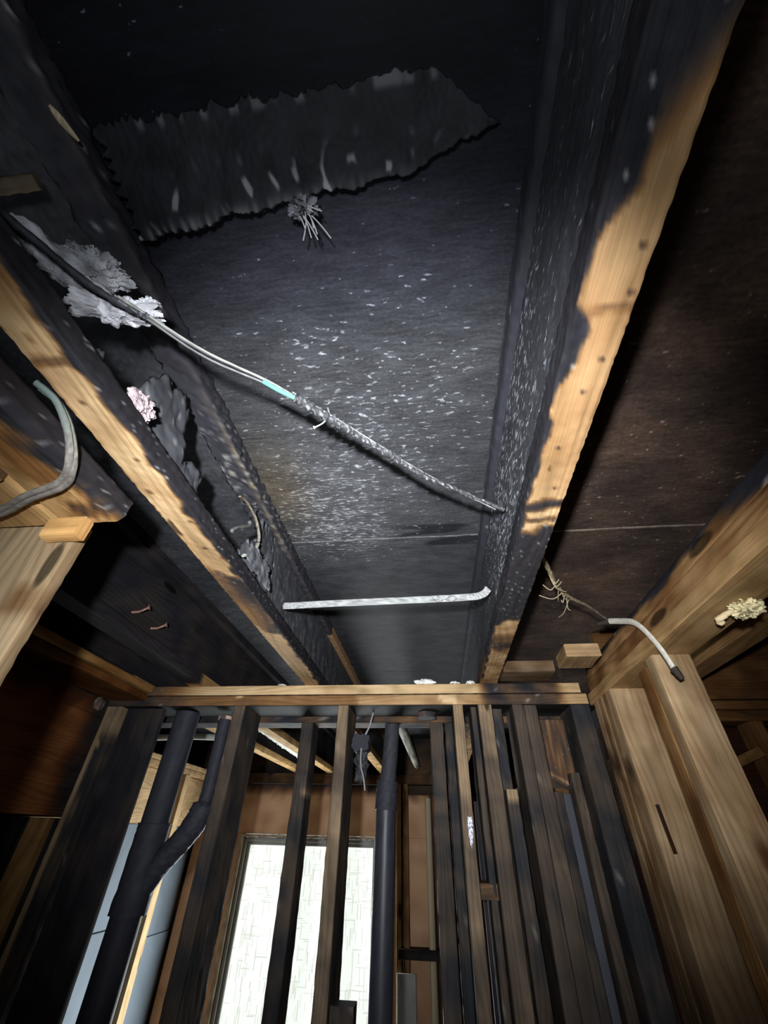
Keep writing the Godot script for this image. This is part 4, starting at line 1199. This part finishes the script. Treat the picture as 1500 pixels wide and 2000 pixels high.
	obj("wire", tube([Vector3(-0.94, 1.37, -1.47), Vector3(-0.94, 1.40, -1.55), Vector3(-0.935, 1.39, -1.68), Vector3(-0.93, 1.31, -1.77), Vector3(-0.93, 1.19, -1.74), Vector3(-0.93, 1.13, -1.66)], func(f: float) -> float: return 0.0035 + 0.003 * smoothstep(0.5, 1.0, f), func(f: float, a: float) -> Color: return Color(0.50, 0.43, 0.36).lerp(Color(0.55, 0.56, 0.53), f) * (0.85 + 0.3 * nz.get_noise_2d(f * 30.0, a)), {"sides": 10, "sub": 10, "flat": 0.6, "rough": 0.3}), M.bare, wl)
	obj("wire", tube([Vector3(-0.94, 1.17, -1.50), Vector3(-0.94, 1.22, -1.54), Vector3(-0.935, 1.30, -1.63), Vector3(-0.935, 1.33, -1.63)], 0.004, func(f: float, a: float) -> Color: return Color(0.4, 0.39, 0.38) * (0.85 + 0.3 * nz.get_noise_2d(f * 30.0, a)), {"sides": 10, "sub": 10, "rough": 0.3}), M.bare, wl)

	# ---- debris tuft under the peeled ply
	var tw := thing("debris_tuft", P(-0.33, 1.5, -0.34), "dangling tuft of burnt debris and thin twigs below the peeled ply", "debris")
	obj("clump", lump(Vector3(-0.325, 1.545, -0.335), Vector3(0.04, 0.03, 0.025), 0.7, fluff(Color(0.34, 0.34, 0.36), 0.4), 31.0, 26), M.bare, tw)
	for s in 9:
		var p0 := Vector3(-0.36 + 0.05 * rng.randf(), 1.54, -0.31 - 0.03 * rng.randf())
		var p1 := p0 + Vector3(rng.randf_range(-0.09, 0.10), rng.randf_range(-0.06, 0.0), rng.randf_range(-0.10, -0.02))
		obj("twig", tube([p0, p0.lerp(p1, 0.5) + Vector3(0.008, -0.008, 0.0), p1], 0.0009, func(_f: float, _a: float) -> Color: return Color(0.55, 0.54, 0.55), {"sides": 6}), M.bare, tw)

	# ---- splinters and nails
	o = obj("splinter", tube([Vector3(-0.935, 1.5, -0.04), Vector3(-0.925, 1.5, -0.07), Vector3(-0.905, 1.5, -0.115)], func(f: float) -> float: return 0.0012 + 0.0035 * sin(PI * clampf(f, 0.05, 0.95)), func(f: float, a: float) -> Color: return Color(0.74, 0.66, 0.54) * (0.9 + 0.2 * nz.get_noise_2d(f * 20.0, a)), {"sides": 10, "flat": 0.5, "sub": 6}), M.bare)
	tag(o, "pale wood splinter hanging by the upper left corner of the peeled ply", "splinter")
	o = obj("lath", timber(-1.45, -1.09, 1.49, 1.51, -0.165, -0.205, plainwood(PINE * Color(0.5, 0.53, 0.6), 0.12, 0.0), {"axis": 0, "step": 0.006, "cross": 0.004, "rough": 0.002}), M.wood_b)
	tag(o, "short brown lath jutting in at the left edge above the wool", "lath")
	for s in 2:
		var top: Vector3 = [Vector3(-2.02, 1.165, -2.33), Vector3(-2.02, 1.155, -2.57)][s]
		var tip: Vector3 = [Vector3(-1.90, 1.21, -2.36), Vector3(-1.90, 1.19, -2.60)][s]
		var n := thing("nail", P(top.x, top.y, top.z), ["upper of two rusty nails sticking out of the black joist in the left bay", "nearer the far studs of two rusty nails in the left bay's black joist"][s], "nail", "nails in the left bay")
		var rust := func(f: float, a: float) -> Color: return Color(0.58, 0.43, 0.38) * (0.85 + 0.3 * nz.get_noise_2d(f * 15.0, a))
		obj("shank", tube([top, top.lerp(tip, 0.5) + Vector3(0, -0.01, -0.012), tip], 0.0035, rust, {"sides": 8}), M.bare, n)
		obj("head", tube([tip, tip + (tip - top) * 0.03], 0.008, rust, {"sides": 12}), M.bare, n)

	# ---- cable drooping over the near left plate
	var fc := thing("flat_cable", P(-1.2, 0.87, -0.8), "flat grey cable bent round the scorched plate at the left edge", "cable")
	var fg := func(f: float, a: float) -> Color:
		var g := 0.42 + 0.10 * nz.get_noise_2d(f * 30.0, a * 2.0)
		return Color(g, g * 0.94, g * 0.88).lerp(Color(0.38, 0.42, 0.40), smoothstep(0.45, 0.1, f))
	for s in 2:
		var d := 0.018 * s
		obj("lead", tube([Vector3(-1.12, 1.03, -0.58 + d), Vector3(-1.075, 1.0, -0.625 + d), Vector3(-1.066, 0.95, -0.70 + d), Vector3(-1.075, 0.885, -0.765 + d), Vector3(-1.15, 0.868, -0.832 + d), Vector3(-1.315, 0.866, -0.885 + d), Vector3(-1.5, 0.858, -0.95 + d), Vector3(-1.9, 0.80, -1.0 + d)], 0.0052, fg, {"sides": 10, "sub": 12, "flat": 0.8, "rough": 0.15}), M.bare, fc)

	# ---- right side: white cable, frayed wire, foam, blocks
	var wc := thing("white_cable", P(1.2, 0.65, -2.3), "white sheathed cable curving down over the right wall plates", "cable")
	var pts := [Vector3(1.17, 1.135, -2.60), Vector3(1.185, 1.09, -2.50), Vector3(1.19, 1.02, -2.36), Vector3(1.19, 0.93, -2.27), Vector3(1.195, 0.80, -2.20), Vector3(1.205, 0.70, -2.18)]
	obj("sheath", tube(pts, 0.0078, func(f: float, a: float) -> Color: return Color(0.80, 0.77, 0.71) * (0.95 + 0.1 * nz.get_noise_2d(f * 20.0, a)), {"sides": 12, "sub": 12, "flat": 0.6, "up": Vector3(1, 0, 0)}), M.bare, wc)
	for s in 2:
		var e: Vector3 = pts[0] if s == 0 else pts[5]
		var d2: Vector3 = Vector3(-0.05, 0.01, -0.06) if s == 0 else Vector3(0.02, -0.055, 0.0)
		obj("burnt_tip", tube([e, e + d2 * 0.5, e + d2], func(f: float) -> float: return 0.0085 - 0.003 * f, func(_f: float, _a: float) -> Color: return Color(0.2, 0.17, 0.15), {"sides": 10, "rough": 0.3}), M.bare, wc)
	var fw := thing("frayed_wire", P(0.8, 1.2, -2.3), "frayed strand of burnt wire trailing from the right-hand bay joist", "wire")
	var straw := func(f: float, a: float) -> Color: return Color(0.56, 0.50, 0.38).lerp(Color(0.3, 0.26, 0.22), smoothstep(0.5, 1.0, f)) * (0.85 + 0.3 * nz.get_noise_2d(f * 30.0, a))
	obj("strand", tube([Vector3(0.55, 1.12, -1.72), Vector3(0.657, 1.2, -1.96), Vector3(0.76, 1.2, -2.196), Vector3(0.874, 1.2, -2.364), Vector3(1.037, 1.2, -2.515), Vector3(1.165, 1.14, -2.60)], func(f: float) -> float: return 0.0055 * (1.0 - 0.6 * absf(f - 0.3)), straw, {"sides": 10, "sub": 12, "rough": 0.5}), M.bare, fw)
	for s in 10:
		var p0 := Vector3(0.70 + 0.02 * s, 1.19, -2.08 - 0.035 * s)
		var p1 := p0 + Vector3(rng.randf_range(-0.14, 0.16), rng.randf_range(-0.05, 0.02), rng.randf_range(-0.22, 0.06))
		obj("root", tube([p0, p0.lerp(p1, 0.4) + Vector3(0.0, -0.02, -0.03), p1], 0.0012, func(_f: float, _a: float) -> Color: return Color(0.60, 0.54, 0.44), {"sides": 6, "sub": 8}), M.bare, fw)
	var foam := thing("foam_blob", P(1.36, 0.80, -1.79), "cream blob of torn foam stuck under the right wall plate", "foam")
	obj("blob", lump(Vector3(1.375, 0.815, -1.765), Vector3(0.055, 0.035, 0.05), 0.45, fluff(Color(0.86, 0.80, 0.62), 0.12), 41.0, 40), M.bare, foam)
	obj("curl", tube([Vector3(1.34, 0.82, -1.79), Vector3(1.315, 0.81, -1.83), Vector3(1.295, 0.80, -1.845), Vector3(1.31, 0.79, -1.86)], 0.006, func(_f: float, _a: float) -> Color: return Color(0.82, 0.74, 0.58), {"sides": 8, "rough": 0.5}), M.bare, foam)
	o = obj("wood_block", timber(0.93, 1.16, 1.002, 1.09, -2.86, -3.10, plainwood(PINE * Color(0.86, 0.85, 0.85), 0.18, 0.0), {"step": 0.012, "cross": 0.01}), M.wood)
	tag(o, "cut wood block tucked against the right wall plates, lighter and higher of two", "block")
	o = obj("wood_block", timber(0.545, 0.92, 1.002, 1.085, -3.16, -3.40, plainwood(PINE * Color(0.62, 0.64, 0.68), 0.3, 0.03), {"axis": 0, "step": 0.012, "cross": 0.01}), M.wood_b)
	tag(o, "scorched wood block lying on the far plate beside the right-hand bay joist", "block")
	# pale crumbs on the far plate
	var crumbs := [[-0.05, 0.085, 0.022, "largest flat white crumb resting on the far top plate"], [0.19, 0.035, 0.012, "small white crumb on the far plate, second along from the largest"], [0.315, 0.03, 0.014, "white crumb on the far plate close beside the right-hand bay joist"], [-1.26, 0.03, 0.008, "tiny white crumb on the far plate, left of the left bay joist"]]
	for c in crumbs:
		o = obj("crumb", lump(Vector3(c[0], 1.0 + c[2] * 0.8, -3.455), Vector3(c[1], c[2], 0.03), 0.4, fluff(Color(0.86, 0.85, 0.82), 0.1), c[0] * 13.0, 20), M.bare)
		tag(o, c[3], "foam crumb", "white crumbs on the far plate")
	# melted box and its wires between the studs
	var bx := thing("junction_box", P(-0.58, 0.42, -3.62), "melted black electrical box hanging on wires in the stud wall", "electrical box")
	obj("box", timber(-0.645, -0.515, 0.545, 0.66, -3.56, -3.70, plainwood(PINE, 1.0, 0.02), {"step": 0.006, "cross": 0.006, "rough": 0.004, "bevel": 0.006}), M.soot, bx)
	obj("melted_skirt", lump(Vector3(-0.575, 0.46, -3.63), Vector3(0.045, 0.11, 0.035), 0.6, fluff(Color(0.2, 0.2, 0.21), 0.2), 51.0, 24), M.soot, bx)
	obj("wire", tube([Vector3(-0.50, 0.835, -3.66), Vector3(-0.52, 0.74, -3.64), Vector3(-0.56, 0.65, -3.63)], 0.003, func(_f: float, _a: float) -> Color: return Color(0.52, 0.52, 0.53), {"sides": 8, "rough": 0.4}), M.bare, bx)
	obj("wire", tube([Vector3(-0.57, 0.56, -3.56), Vector3(-0.565, 0.45, -3.55), Vector3(-0.54, 0.36, -3.56), Vector3(-0.53, 0.29, -3.58)], 0.0026, func(_f: float, _a: float) -> Color: return Color(0.48, 0.48, 0.49), {"sides": 8, "rough": 0.4}), M.bare, bx)
